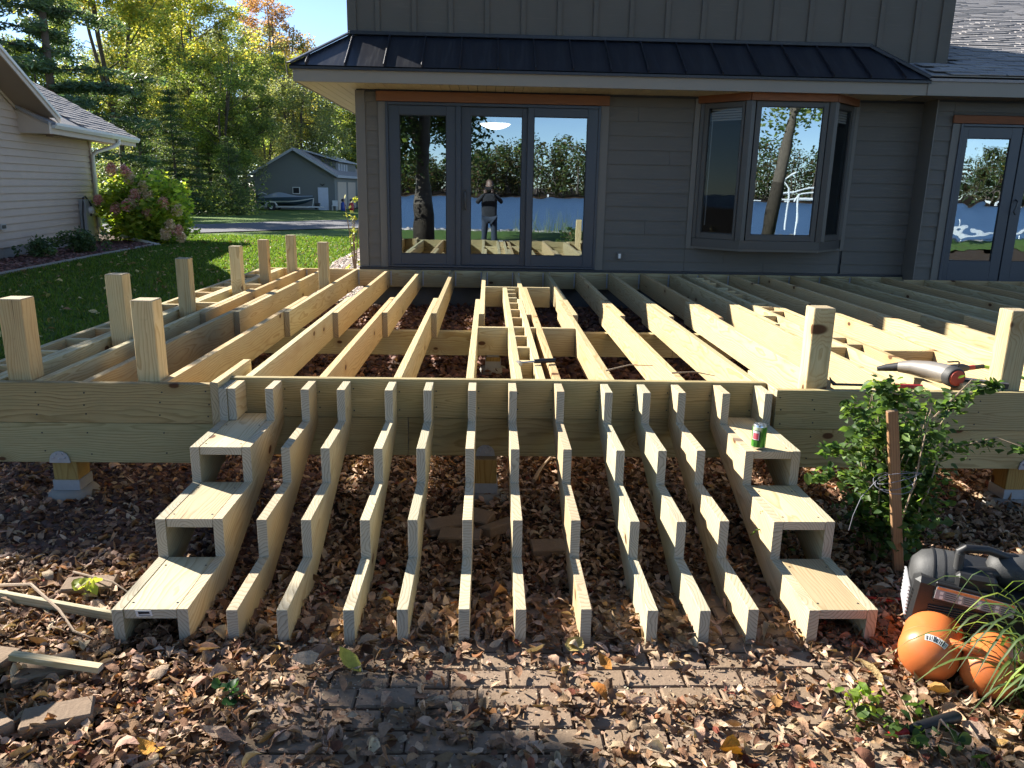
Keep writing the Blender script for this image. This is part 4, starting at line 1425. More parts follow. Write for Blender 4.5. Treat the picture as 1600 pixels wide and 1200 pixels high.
# meter and panel
def tb(name, s0, s1, o0, o1, z0, z1, mat, lab, cat):
    b = MB()
    b.add([NP(s, o, z) for s in (s0, s1) for o in (o0, o1) for z in (z0, z1)],
          [(0, 1, 3, 2), (4, 6, 7, 5), (0, 4, 5, 1), (2, 3, 7, 6), (0, 2, 6, 4), (1, 5, 7, 3)])
    return setp(b.build(name, mat), lab, cat)
mt = tb('meter_pedestal', 0.75, 1.15, -0.008, 0.13, 0.28, 1.22, 'utility_grey', 'tall grey electric meter pedestal on the beige house wall', 'electric meter')
b = MB().lathe(NP(0.90, 0.131, 0.98), NN, [(0, 0.085), (0.03, 0.085), (0.07, 0.075), (0.09, 0.05), (0.095, 0.01)], 18)
b.build('meter_glass', 'label_white', mt, True)
b = MB().tube([NP(1.2, 0.06, 0.3), NP(1.22, 0.08, 0.9), NP(1.12, 0.09, 1.26), NP(0.98, 0.09, 1.29), NP(0.85, 0.15, 1.1), NP(0.95, 0.16, 0.85)], 0.018, 8)
b.build('cable', 'dark_metal', mt, True)
b = MB().lathe(NP(0.95, 0.131, 0.42), NN, [(0, 0.02), (0.012, 0.02)], 10)
b.build('lock', 'label_white', mt)
pb = tb('breaker_box', 0.16, 0.70, -0.008, 0.11, 0.84, 1.12, 'utility_grey', 'small pale breaker box between the meter and the downspout', 'breaker box')
MB().tube([NP(0.55, 0.05, 0.84), NP(0.55, 0.05, 0.62), NP(0.72, 0.05, 0.60)], 0.02, 8).build('conduit', 'utility_grey', pb, True)
sc_ = tb('outlet_cover', 4.9, 5.1, -0.008, 0.05, 0.76, 0.86, 'utility_grey', 'grey outdoor outlet cover low on the beige wall', 'outlet')
MB().box(0, 0.001, 0, 0.001, 0, 0.001)
b = MB(); b.add([NP(s, o, z) for s in (4.93, 5.07) for o in (0.051, 0.056) for z in (0.78, 0.84)], [(0, 1, 3, 2), (4, 6, 7, 5), (0, 4, 5, 1), (2, 3, 7, 6), (0, 2, 6, 4), (1, 5, 7, 3)])
b.build('flap', 'dark_metal', sc_)

# ------------------------------------------------------------------ far garage
gr = thing('garage', 'blue grey gabled garage with a white side door beyond the lawn', 'garage', (-14.4, 60, -0.25))
GX0, GX1, GXR, GZ = -17.4, -11.5, -14.4, -0.3
def gpart(mb, nm, mat): return mb.build(nm, mat, gr, center=True)
gl_ = MB().prism([(GX0, 60, GZ), (GX1, 60, GZ), (GX1, 60, 2.45), (GXR, 60, 4.10), (GX0, 60, 2.30)], (0, 0.2, 0))
gpart(gl_, 'gable_wall', 'garage_wall')
gpart(MB().box(GX1 - 0.2, GX1, 60.2, 76, GZ, 2.4), 'side_wall', 'garage_wall')
gpart(MB().box(GX0, GX0 + 0.2, 60.2, 76, GZ, 2.2), 'side_wall', 'garage_wall')
def grz(x): return 4.22 - 0.585 * abs(x - GXR)
gpart(MB().prism([(GXR, 59.6, grz(GXR)), (GX1 + 0.35, 59.6, grz(GX1 + .35)), (GX1 + .35, 76, grz(GX1 + .35)), (GXR, 76, grz(GXR))], (0, 0, -.08)), 'roof', 'shingle')
gpart(MB().prism([(GXR, 59.6, grz(GXR)), (GX0 - 0.35, 59.6, grz(GX0 - .35)), (GX0 - .35, 76, grz(GX0 - .35)), (GXR, 76, grz(GXR))], (0, 0, -.08)), 'roof', 'shingle')
for sx in (GX1 + 0.35, GX0 - 0.35):
    board('rake_board', (GXR, 59.57, grz(GXR) - 0.09), (sx, 59.57, grz(sx) - 0.09), 0.17, 0.05, 'garage_trim', gr)
gpart(MB().box(GX1 + 0.30, GX1 + 0.37, 59.56, 76, 2.15, 2.33), 'fascia', 'garage_trim')
# shed dormer
gpart(MB().prism([(-14.2, 63, 4.0), (-11.9, 63, 3.35), (-11.9, 63, 2.6), (-14.2, 63, 3.9)], (0, 9, 0)), 'dormer_wall', 'garage_wall')
gpart(MB().prism([(-14.3, 62.6, 4.22), (-11.6, 62.6, 3.45), (-11.6, 62.6, 3.37), (-14.3, 62.6, 4.12)], (0, 9.8, 0)), 'dormer_roof', 'garage_trim')
for k in range(4):
    gpart(MB().box(-11.89, -11.84, 63.6 + k * 1.1, 64.3 + k * 1.1, 2.72, 3.25), 'dormer_window', 'garage_trim')
wf = gpart(MB().box(-14.62, -14.08, 59.93, 59.999, 0.92, 1.42), 'window_frame', 'white_paint')
MB().box(-14.57, -14.13, 59.92, 59.9295, 0.97, 1.37).build('pane', 'black_gasket', wf)
dr = gpart(MB().box(-12.75, -12.0, 59.93, 59.999, -0.25, 1.42), 'door', 'garage_door')
for (a, b_) in ((-12.66, -12.41), (-12.34, -12.09)):
    for (c, d) in ((-0.12, 0.42), (0.52, 1.08), (1.14, 1.34)):
        MB().box(a, b_, 59.92, 59.9295, c, d, 0.004).build('door_inset', 'garage_door', dr)
gpart(MB().prism([(-12.62, 59.95, 1.72), (-12.40, 59.95, 1.62), (-12.18, 59.95, 1.72), (-12.30, 59.95, 1.60), (-12.40, 59.95, 1.53), (-12.5, 59.95, 1.6)], (0, 0.05, 0)), 'door_ornament', 'dark_metal')
for k in range(2):
    gpart(MB().box(GX1 + 0.001, GX1 + 0.05, 61.0 + k * 4.4, 64.6 + k * 4.4, -0.3, 1.85), 'overhead_door', 'neighbor_trim')
gpart(MB().prism([(GX0 - 1.3, 60.6, 1.75), (GX0 - .02, 60.6, 2.25), (GX0 - .02, 60.6, 1.75)], (0, 4, 0)), 'lean_to_roof', 'garage_trim')

# boat on its trailer
bt = thing('motor_boat', 'dark blue and white motor boat under a grey cover by the garage', 'boat', (-14.6, 58, -0.2))
def hull(zs, ws, xs_, y=57.9, name='hull', mat='boat_blue'):
    pass
NX = 14
x_ = [(-16.45 + 3.75 * i / NX) for i in range(NX + 1)]
def hsec(i, lev):
    t_ = i / NX
    wmax = 0.80 * (1 - max(0, (t_ - 0.45) / 0.55) ** 2.2) + 0.02
    keel = 0.12 + 0.42 * max(0, (t_ - 0.55) / 0.45) ** 2
    top = 0.62 + 0.16 * t_
    z = keel + (top - keel) * lev
    w = wmax * (0.25 + 0.75 * min(1, lev * 1.6) ** 0.6) if lev > 0 else 0.03
    return w, z
def strip(l0, l1, nm, mat, parent, n=3):
    vs, fs = [], []
    levs = [l0 + (l1 - l0) * j / n for j in range(n + 1)]
    for sgn in (-1, 1):
        base = len(vs)
        for i in range(NX + 1):
            for lv in levs:
                w, z = hsec(i, lv)
                vs.append((x_[i] + 0.1 * lv * (i == NX), 57.9 + sgn * w, z))
        m_ = len(levs)
        for i in range(NX):
            for j in range(m_ - 1):
                a = base + i * m_ + j
                fs.append((a, a + m_, a + m_ + 1, a + 1))
    b = MB().add(vs, fs)
    return b.build(nm, mat, parent, True)
strip(0.0, 0.42, 'hull_bottom', 'boat_blue', bt)
strip(0.42, 0.58, 'hull_stripe', 'boat_white', bt, 1)
strip(0.58, 1.0, 'hull_side', 'boat_blue', bt, 2)
vs, fs = [], []
for i in range(NX + 1):
    w, z = hsec(i, 1.0)
    hgt = 0.30 * math.exp(-((i / NX - 0.35) / 0.22) ** 2)
    for (yy, hh) in ((-w, 0), (-w * .5, hgt * .8 + .04), (0, hgt + .06), (w * .5, hgt * .8 + .04), (w, 0)):
        vs.append((x_[i], 57.9 + yy, z + hh + .01))
for i in range(NX):
    for j in range(4):
        a = i * 5 + j
        fs.append((a, a + 5, a + 6, a + 1))
MB().add(vs, fs).build('cover', 'boat_cover', bt, True)
MB().box(-16.75, -16.45, 57.75, 58.05, 0.3, 0.85, 0.05).build('outboard_motor', 'dark_metal', bt)
MB().tube([(-16.6, 57.9, 0.85), (-16.3, 57.9, 1.0), (-15.95, 57.9, 0.86)], 0.03, 6).build('rail', 'boat_white', bt, True)
tr = thing('boat_trailer', 'white boat trailer with one near wheel carrying the blue boat', 'trailer', (-14.6, 58, -0.25))
b = MB()
for yy in (57.25, 58.5):
    b.box(-16.3, -12.9, yy, yy + 0.07, 0.0, 0.09)
b.box(-16.1, -16.03, 57.25, 58.57, -0.02, 0.06)
b.box(-13.9, -13.83, 57.25, 58.57, -0.02, 0.06)
b.tube([(-12.95, 57.28, 0.05), (-11.95, 57.9, 0.05)], 0.045, 6)
b.tube([(-12.95, 58.5, 0.05), (-11.95, 57.9, 0.05)], 0.045, 6)
b.tube([(-12.75, 57.9, 0.05), (-12.65, 57.9, 0.62), (-12.8, 57.9, 0.7)], 0.04, 6)
b.build('frame', 'boat_white', tr)
for yy in (57.08, 58.62):
    w_ = MB().lathe((-15.5, yy, 0.0), (0, 1, 0), [(0, 0.10), (0, 0.24), (0.03, 0.29), (0.14, 0.29), (0.17, 0.24), (0.17, 0.10)], 20).build('tyre', 'rubber', tr, True)
    MB().lathe((-15.5, yy - 0.006, 0.0), (0, 1, 0), [(0, 0.06), (0.01, 0.15), (0.16, 0.15), (0.17, 0.06)], 16).build('rim', 'white_paint', w_, True)
    MB().tube([(-15.9, yy + .085, 0.10), (-15.78, yy + .085, 0.33), (-15.5, yy + .085, 0.38), (-15.22, yy + .085, 0.33), (-15.1, yy + .085, 0.12)], 0.06, 6).build('fender', 'boat_white', tr, True)
MB().lathe((-12.5, 57.9, -.02), (0, 1, 0), [(-.04, 0.02), (-.04, 0.1), (.04, 0.1), (.04, 0.02)], 12).build('jack_wheel', 'rubber', tr)
MB().box(-12.55, -12.2, 57.7, 58.1, 0.09, 0.34, 0.04).build('battery_box', 'dark_metal', tr)
def gas_pump(x, y, mat, lab):
    o = MB().lathe((x, y, -0.27), (0, 0, 1), [(0, 0.16), (0.05, 0.18), (0.55, 0.17), (0.68, 0.08)], 14).build('canister', mat, None, True)
    setp(o, lab, 'canister')
    MB().lathe((x, y, 0.42), (0, 0, 1), [(0, 0.05), (0.06, 0.13), (0.16, 0.13), (0.22, 0.05)], 12).build('cap', 'dark_metal', o, True)
    MB().tube([(x + .17, y, 0.2), (x + .24, y - .02, 0.1), (x + .2, y - .03, -0.15)], 0.02, 6).build('spout', 'dark_metal', o)
gas_pump(-10.80, 59.3, 'blue_plastic', 'small blue canister with a dark cap beside the garage')
gas_pump(-10.13, 59.0, 'red_plastic', 'small red canister with a dark cap beside the garage')
ch = thing('plastic_chair', 'white plastic chair right of the white garage door', 'chair', (-11.45, 59.4, -0.27))
MB().box(-11.65, -11.25, 59.3, 59.65, 0.10, 0.14, 0.01).build('seat', 'white_paint', ch)
MB().box(-11.65, -11.25, 59.62, 59.66, 0.14, 0.5, 0.01).build('backrest', 'white_paint', ch)
for (a, b_) in ((-11.62, 59.33), (-11.28, 59.33), (-11.62, 59.62), (-11.28, 59.62)):
    MB().tube([(a, b_, -0.27), (a, b_, 0.1)], 0.02, 5).build('leg', 'white_paint', ch)

# ------------------------------------------------------------------ trees
def leaf_cloud(C_, Rr, n, size, rng, pal, w=None, aspect=0.6, tilt=1.0, flat=1.0, var=0.22, clumpvar=0.25):
    """n leaves spread over cluster centres C_ (m,3) radius Rr (m,)"""
    m = len(C_)
    idx = rng.integers(0, m, n)
    d = rng.normal(0, 1, (n, 3))
    d /= np.linalg.norm(d, axis=1)[:, None]
    d *= (rng.uniform(0.15, 1, n) ** 0.5)[:, None]
    d[:, 2] *= flat
    P = C_[idx] + d * Rr[idx][:, None]
    x, y, nz = rand_frames(n, rng, tilt)
    s_ = size * rng.uniform(0.6, 1.3, n)
    a = (x * s_[:, None]) * 0.5
    b = (y * s_[:, None]) * 0.5 * aspect
    V = np.stack([P - a, P - b * 1.0 + a * 0.1, P + a, P + b], 1).reshape(-1, 3)
    F = np.arange(4 * n).reshape(n, 4)
    cv = rng.uniform(1 - clumpvar, 1 + clumpvar, m)[idx]
    cols = palette(n, pal, w, var, rng) * cv[:, None]
    return V, F, np.clip(cols, 0, 1)

def limb_mesh(segs, mat, name, parent=None, seg=7):
    b = MB()
    for pts, rad in segs:
        b.tube(pts, rad, seg, True)
    me = bpy.data.meshes.new(name)
    me.from_pydata([Vector(v) for v in b.v], [], b.f)
    fix_normals(me)
    for p in me.polygons: p.use_smooth = True
    me.materials.append(M[mat])
    return me

PROTO = {}
def broad_tree(key, H, Rc, base, n, leaf, pal, w, seed, bark='bark', trunk_r=0.22, droop=0.0, ncl=90, lean=0.0, forks=3, cl_r=0.85, open_=0.0, ry=1.0, top_pal=None, lmat='leaf'):
    rng = np.random.default_rng(seed)
    segs = []
    CC = []
    for f in range(forks):
        az = rng.uniform(0, 2 * np.pi)
        sp = (0.10 + 0.25 * rng.random()) * (forks > 1)
        top = np.array([math.cos(az) * Rc * sp * 1.5 + lean * H, math.sin(az) * Rc * sp * 1.5, H * rng.uniform(0.86, 0.98)])
        kink = np.array([lean * H * base * 0.6, 0, H * base * 0.8])
        pts = [np.array([0, 0, -0.3]), kink * 0.5, kink, kink * 0.5 + top * 0.5 + rng.normal(0, 0.25, 3), top]
        rr = [trunk_r * 1.15, trunk_r, trunk_r * (0.85 if forks == 1 else 0.62), trunk_r * 0.4, 0.03]
        segs.append((pts, rr))
        nb_ = 9
        for i in range(nb_):
            t_ = rng.uniform(0.12, 0.98)
            q = t_ * 2
            p0 = pts[2] + (pts[3] - pts[2]) * min(q, 1) + (pts[4] - pts[3]) * max(0, q - 1)
            prof = math.sin(math.pi * min(1, 0.12 + 0.88 * (1 - t_) ** 0.75)) ** 0.6
            L = Rc * (0.35 + 0.65 * prof) * rng.uniform(0.7, 1.08)
            a2 = rng.uniform(0, 2 * np.pi)
            d = np.array([math.cos(a2), math.sin(a2) * ry, rng.uniform(0.15, 0.7) * (1 - droop)])
            p1 = p0 + d * L * 0.55
            p2 = p0 + d * L + np.array([0, 0, -droop * L * 0.6])
            segs.append(([p0, p1, p2], [trunk_r * 0.28 * (1.2 - t_), trunk_r * 0.15 * (1.2 - t_), 0.012]))
            for j in range(int(ncl / (forks * nb_)) + 1):
                u_ = rng.uniform(0.3, 1.05)
                c = p0 + (p2 - p0) * u_ + rng.normal(0, Rc * 0.13, 3)
                CC.append(c)
                if rng.random() < 0.5:
                    segs.append(([p0 + (p2 - p0) * u_ * 0.7, c], [0.03, 0.008]))
                if droop > 0:
                    for q2 in range(2):
                        CC.append(c + np.array([rng.normal(0, .25), rng.normal(0, .25), -droop * (q2 + 1) * 0.9]))
    CC = np.array(CC)
    Rr = rng.uniform(0.6, 1.25, len(CC)) * cl_r
    V, F, cols = leaf_cloud(CC, Rr, n, leaf, rng, pal, w, 0.62, 0.9, 0.8)
    if top_pal is not None:
        zc = V.reshape(-1, 4, 3)[:, 0, 2]
        tt = np.clip((zc / H - 0.62) / 0.25 + rng.normal(0, 0.2, len(zc)), 0, 1)[:, None]
        cols = cols * (1 - tt) + palette(len(zc), top_pal, None, 0.2, rng) * tt
    me = fast_mesh('crown', V, F, cols, lmat)
    tm = limb_mesh(segs, bark, 'trunk')
    PROTO[key] = (me, tm)

def conifer(key, H, Rb, n, seed, pal, base=0.12, layers=16, leaf=0.22, bark='bark', tr_=0.22, sparse=0.0, sag=0.15):
    rng = np.random.default_rng(seed)
    segs = [([(0, 0, -0.3), (0.05, 0, H * 0.5), (0, 0, H)], [tr_, tr_ * 0.6, 0.02])]
    CC, Rr = [], []
    for L_ in range(layers):
        t_ = (L_ + rng.uniform(-0.2, .2)) / layers
        z = H * (base + (1 - base) * t_)
        nb_ = rng.integers(5, 8)
        for i in range(nb_):
            if rng.random() < sparse:
                continue
            a = rng.uniform(0, 2 * np.pi)
            ln = Rb * (1 - t_) ** 0.75 * rng.uniform(0.65, 1.15) + 0.2
            d = np.array([math.cos(a), math.sin(a), 0.12])
            e = np.array([0, 0, z]) + d * ln + np.array([0, 0, -sag * ln])
            segs.append(([(0, 0, z), np.array([0, 0, z]) + d * ln * 0.5, e], [0.05 * (1.2 - t_), 0.03, 0.01]))
            k = max(2, int(ln / 0.45))
            for j in range(k):
                u_ = (j + 0.7) / k
                CC.append(np.array([0, 0, z]) + d * ln * u_ + np.array([rng.normal(0, .12), rng.normal(0, .12), -sag * ln * u_ ** 2]))
                Rr.append(0.30 + 0.30 * (1 - abs(u_ - 0.55)))
    CC = np.array(CC); Rr = np.array(Rr)
    V, F, cols = leaf_cloud(CC, Rr, n, leaf, rng, pal, None, 0.28, 0.8, 0.42, 0.25, 0.3)
    PROTO[key] = (fast_mesh('crown', V, F, cols, 'needle'), limb_mesh(segs, bark, 'trunk', seg=6))

G_DK = [(0.066, 0.121, 0.057), (0.094, 0.158, 0.072), (0.128, 0.195, 0.088)]
G_MID = [(0.179, 0.262, 0.087), (0.249, 0.340, 0.110), (0.131, 0.201, 0.075), (0.350, 0.420, 0.141)]
G_YEL = [(0.416, 0.441, 0.101), (0.551, 0.513, 0.123), (0.253, 0.328, 0.077), (0.686, 0.586, 0.158)]
G_GRY = [(0.207, 0.261, 0.145), (0.291, 0.338, 0.182), (0.156, 0.211, 0.118), (0.409, 0.440, 0.238)]
G_ORG = [(0.50, 0.28, 0.17), (0.46, 0.33, 0.14), (0.56, 0.34, 0.24), (0.42, 0.24, 0.14)]
G_BLU = [(0.088, 0.156, 0.111), (0.122, 0.198, 0.145), (0.163, 0.240, 0.171)]
broad_tree('mid', 13, 4.2, 0.22, 26000, 0.20, G_MID + G_YEL[:1], [3, 3, 3, 2, 1], 11, ncl=110, forks=3)
broad_tree('mid2', 15, 3.8, 0.30, 24000, 0.20, G_MID, None, 12, ncl=100, forks=2)
broad_tree('yellow', 16, 4.6, 0.28, 24000, 0.19, G_YEL + G_MID[1:2], [3, 2, 2, 1, 2], 13, ncl=90, forks=4, cl_r=0.8)
broad_tree('willow', 13, 4.0, 0.2, 30000, 0.17, G_GRY + G_YEL[:1], [3, 3, 2, 2, 1], 14, droop=0.75, ncl=90, forks=3, cl_r=0.7)
broad_tree('orange', 17, 3.2, 0.3, 24000, 0.18, G_YEL, None, 15, ncl=100, forks=5, cl_r=0.7, top_pal=G_ORG)
broad_tree('grey', 14, 3.5, 0.25, 18000, 0.18, G_GRY, None, 16, ncl=80, forks=3, cl_r=0.75)
conifer('pine', 17, 4.4, 30000, 21, G_BLU + G_DK, 0.15, 20, 0.30, tr_=0.24, sparse=0.15)
conifer('spruce', 10, 2.9, 22000, 22, G_DK, 0.03, 20, 0.20, tr_=0.16)
conifer('cedar', 8, 2.2, 16000, 23, G_DK + G_MID[:1], 0.0, 18, 0.18, tr_=0.14, sag=-0.2)

SEEN = set()
def plant_tree(key, name, x, y, s_, label, cat='tree', group=None, rz=None, zs=1.0, z=None):
    me, tm = PROTO[key]
    rt_ = thing(name, label, cat, (x, y, (gz(x, y) if z is None else z)), group)
    rt_.rotation_euler = (0, 0, random.uniform(0, 6.28) if rz is None else rz)
    rt_.scale = (s_, s_, s_ * zs)
    for nm, m_ in (('crown', me), ('trunk', tm)):
        o = bpy.data.objects.new(nm, m_)
        COL.objects.link(o)
        o.parent = rt_
    return rt_

plant_tree('pine', 'pine_tree', -17.6, 33.5, 0.95, 'big dark blue green pine behind the beige house roof', rz=0.4)
plant_tree('pine', 'pine_tree', -24.5, 37, 0.9, 'dark pine at the left edge of the picture behind the big pine', rz=2.4)
plant_tree('yellow', 'yellow_tree', -20.6, 46, 1.0, 'tall yellow green tree with bare forked trunks beside the pine', rz=1.0)
plant_tree('yellow', 'yellow_tree', -19.0, 53, 0.85, 'yellow green tree right of the tall forked one', rz=3.2)
plant_tree('mid2', 'maple_tree', -24.0, 58, 1.12, 'tall dark topped green tree where the open sky begins', rz=0.3)
plant_tree('grey', 'poplar_tree', -24.2, 70, 1.0, 'thin grey green tree left of the small blue green crown', rz=2.0)
plant_tree('grey', 'poplar_tree', -22.3, 74, 1.16, 'blue green crown standing alone against the sky', rz=0.7)
plant_tree('orange', 'autumn_tree', -19.0, 76, 1.05, 'tall narrow tree turning orange at the top', rz=0.2)
plant_tree('yellow', 'yellow_tree', -18.6, 68, 0.74, 'smaller golden green tree below the orange top', rz=5)
plant_tree('willow', 'willow_tree', -15.0, 64.5, 0.95, 'pale drooping willow above the garage roof', rz=1.2)
plant_tree('willow', 'willow_tree', -18.3, 57, 0.72, 'grey green drooping tree left of the garage', rz=4.2)
plant_tree('mid', 'maple_tree', -12.4, 79, 0.98, 'rounded green tree low behind the house roof corner', rz=4.0)
plant_tree('grey', 'poplar_tree', -10.0, 88, 1.2, 'hazy green crown just left of the house wall', rz=3.0)
plant_tree('spruce', 'spruce_tree', -12.3, 66.5 + 12, 1.0, 'dark spruce behind the right end of the garage', rz=1)
plant_tree('spruce', 'spruce_tree', -17.2, 50, 0.78, 'dark spruce standing left of the boat', rz=2)
plant_tree('spruce', 'spruce_tree', -15.8, 41, 0.62, 'low dark spruce above the pink hydrangea', rz=3)
plant_tree('cedar', 'cedar_tree', -18.8, 44, 0.9, 'dark cedar in front of the tall yellow tree', rz=0)
plant_tree('cedar', 'cedar_tree', -13.9, 43.5, 0.52, 'small dark cedar right of the hydrangea', rz=2.6)
plant_tree('cedar', 'cedar_tree', -20.5, 60.5, 0.95, 'black green cedar beside the lean-to of the garage', rz=4)
plant_tree('mid', 'maple_tree', -15.6, 47.5, 0.72, 'green maple in the middle of the wood', rz=5.5)
plant_tree('mid2', 'maple_tree', -21.5, 39.5, 0.62, 'leafy green tree below the pine boughs', rz=1.5)
plant_tree('willow', 'willow_tree', -22.0, 50, 0.9, 'soft drooping tree deep behind the yellow tree', rz=2.5)
plant_tree('spruce', 'spruce_tree', -9.5, 82, 1.25, 'dark spruce beside the house corner under the soffit', rz=2.0)
for i, (x, y, k, s_) in enumerate(((-27, 76, 'mid2', 1.0), (-28.5, 66, 'grey', 1.15), (-14, 92, 'mid', 1.2), (-21, 86, 'mid', 1.2), (-5, 95, 'mid', 1.1), (3, 92, 'mid2', 1.1), (-29, 80, 'mid', 1.2), (12, 90, 'mid', 1.1))):
    plant_tree(k, 'tree', x, y, s_, 'green tree in the back rows of the wood', group='trees in the back rows of the wood')
# neighbourhood tree on the left lawn; its limbs throw the dappled shade over the foreground
broad_tree('yard', 8.5, 2.6, 0.42, 9000, 0.12, G_MID + G_YEL[:1], None, 31, ncl=50, forks=3, cl_r=0.65, trunk_r=0.15)

# the closed wood further back
g4 = np.random.default_rng(44)
C_ = np.array([(x_ + g4.uniform(-1, 1), g4.uniform(98, 112), g4.uniform(-0.5, 8.5)) for x_ in g4.uniform(-62, 12, 520)])
V, F, cols = leaf_cloud(C_, g4.uniform(1.5, 2.6, len(C_)), 60000, 0.5, g4, G_DK + G_MID[:3], None, 0.7)
o = link('background_wood', fast_mesh('background_wood', V, F, cols, 'leaf'))
setp(o, kind='stuff')
# understorey at the foot of the wood
rng = np.random.default_rng(5)
C_ = np.array([(rng.uniform(-30, -17.5), rng.uniform(57, 66), rng.uniform(0, 1.4)) for _ in range(70)] + [(rng.uniform(-28, -13.5), rng.uniform(42, 47), rng.uniform(-.1, 1.0)) for _ in range(50)] + [(rng.uniform(-12.0, -6.5), rng.uniform(70, 80), rng.uniform(-.2, 1.6)) for _ in range(40)])
V, F, cols = leaf_cloud(C_, np.full(len(C_), 1.1), 26000, 0.2, rng, G_DK + G_MID, None)
o = link('undergrowth', fast_mesh('undergrowth', V, F, cols, 'leaf'))
setp(o, kind='stuff')

# young tree on the side lawn, outside the picture: its high limbs shade the foreground litter
gd = np.random.default_rng(313)
yt = thing('lawn_tree', 'slender green tree on the side lawn shading the stair foot', 'tree', (-7.5, 5.1, gz(-7.5, 5.1)))
TG = []
while len(TG) < 19:
    x, y = gd.uniform(-0.85, 0.35), gd.uniform(1.45, 2.36)
    if x > -0.05 and y > 2.36 - (x + .05) * 0.9: continue
    if x < -0.58 and gd.random() < 0.7: continue
    TG.append((x, y))
for q in range(70):
    TG.append((gd.uniform(-2.9, -1.75) + 0.90, gd.uniform(3.9, 6.3) - 0.59))
for q in range(34):
    TG.append((gd.uniform(-3.2, -1.25), gd.uniform(3.15, 3.75)))
for q in range(36):
    TG.append((gd.uniform(-3.8, -1.9), gd.uniform(3.3, 4.7)))
for q in range(3):
    TG.append((gd.uniform(0.3, 1.7), gd.uniform(1.4, 1.85)))
CC = np.array([np.array((x, y, 0.0)) + np.array(SUN_TO) * gd.uniform(8.2, 9.8) for x, y in TG])
V, F, cols = leaf_cloud(CC, gd.uniform(0.11, 0.20, len(CC)), 13500, 0.085, gd, G_MID, None, 0.6)
link('crown', fast_mesh('crown', V - np.array(yt.location), F, cols, 'leaf'), yt)
b = MB()
hub = Vector((-7.1, 5.3, 3.9))
b.tube([(-7.5, 5.1, 0.1), (-7.45, 5.15, 2.0), tuple(hub)], [0.10, 0.085, 0.06], 8)
hub2 = Vector((-2.0, 4.3, 0)) + SUN_TO * (5.0 / SUN_TO.z)
b.tube([hub, hub.lerp(hub2, 0.5) + Vector((0, 0, .5)), hub2], [0.05, 0.04, 0.03], 7)
for (tx, ty), c in list(zip(TG, CC))[::2]:
    cv_ = Vector(c)
    h_ = hub2 if (ty > 2.8) else hub
    b.tube([h_, h_.lerp(cv_, 0.5) + Vector((0, 0, .15)), cv_], [0.022, 0.013, 0.005], 5)
b.build('trunk', 'bark', yt, True)

# ------------------------------------------------------------------ hydrangea
hy = thing('hydrangea_bush', 'large hydrangea bush with pink and cream flower heads beside the beige house', 'bush', (-8.05, 18.9, 0.2))
rng = np.random.default_rng(9)
HC = np.array([-8.15, 19.2, 0.95])
CC, Rr, bright = [], [], []
for i in range(300):
    d = rng.normal(0, 1, 3); d /= np.linalg.norm(d)
    r_ = rng.uniform(0.5, 1.0)
    c = HC + d * np.array([1.02, 1.0, 0.92]) * r_
    if c[2] < 0.28: c[2] = 0.3
    CC.append(c)
CC = np.array(CC)
V, F, cols = leaf_cloud(CC, np.full(len(CC), 0.24), 9500, 0.14, rng, [(0.34, 0.48, 0.07), (0.48, 0.60, 0.10), (0.20, 0.32, 0.06), (0.58, 0.60, 0.12)], [3, 3, 3, 1], 0.6, 0.8)
o = link('foliage', fast_mesh('foliage', V - np.array(hy.location), F, cols, 'leaf'), hy)
b = MB()
for i in range(26):
    a = rng.uniform(0, 6.28)
    e = HC + np.array([math.cos(a) * rng.uniform(.3, .9), math.sin(a) * rng.uniform(.3, .9), rng.uniform(0, 0.7)])
    b.tube([(HC[0] + math.cos(a) * .15, HC[1] + math.sin(a) * .15, 0.15), tuple((HC + e) / 2 + np.array([0, 0, -.2])), tuple(e)], [0.02, 0.014, 0.006], 5)
b.build('stems', 'twig', hy)
heads = [(-8.60, 18.35, 1.95, .17, 0), (-8.25, 18.3, 1.90, .16, 0), (-8.12, 18.25, 1.72, .15, 1), (-7.88, 18.2, 1.55, .18, 1), (-7.75, 18.2, 1.35, .17, 1), (-9.35, 18.5, 1.78, .13, 0), (-8.75, 17.95, 1.25, .14, 0), (-8.35, 17.9, 1.08, .15, 0), (-8.12, 17.9, 1.15, .15, 0), (-7.95, 17.95, 1.38, .16, 2), (-8.0, 17.95, 1.2, .12, 1), (-7.7, 17.95, 1.0, .15, 2), (-7.35, 18.1, 1.2, .17, 2), (-7.15, 18.2, 1.05, .17, 1), (-7.25, 18.0, 0.72, .16, 1), (-7.1, 18.1, 0.6, .15, 2), (-7.35, 17.95, 0.5, .14, 1), (-7.05, 18.15, 0.42, .13, 1), (-9.1, 18.0, 0.95, .11, 0), (-8.9, 18.2, 1.6, .10, 1)]
pals = [[(0.80, 0.36, 0.40), (0.84, 0.55, 0.50), (0.72, 0.44, 0.40)], [(0.80, 0.66, 0.48), (0.84, 0.70, 0.56), (0.70, 0.58, 0.38)], [(0.78, 0.50, 0.44), (0.84, 0.62, 0.50), (0.68, 0.32, 0.32)]]
for (x, y, z, r_, k) in heads:
    y += 0.45; x = x * 1.015 if x > -9 else x - 0.35; z -= 0.03
    if x < -9: y += 1.0
    r_ *= 0.85
    c = np.array([[x + rng.uniform(-.3, .3) * r_, y + rng.uniform(-.3, .3) * r_, z + q * r_] for q in (-0.4, 0.0, 0.45)])
    V, F, cols = leaf_cloud(c, np.array([r_, r_ * .9, r_ * .6]), 420, 0.042, rng, pals[k], None, 0.9, 1.0, 0.9, 0.15, 0.1)
    link('flower_head', fast_mesh('flower_head', V - np.array(hy.location), F, cols, 'petal'), hy)

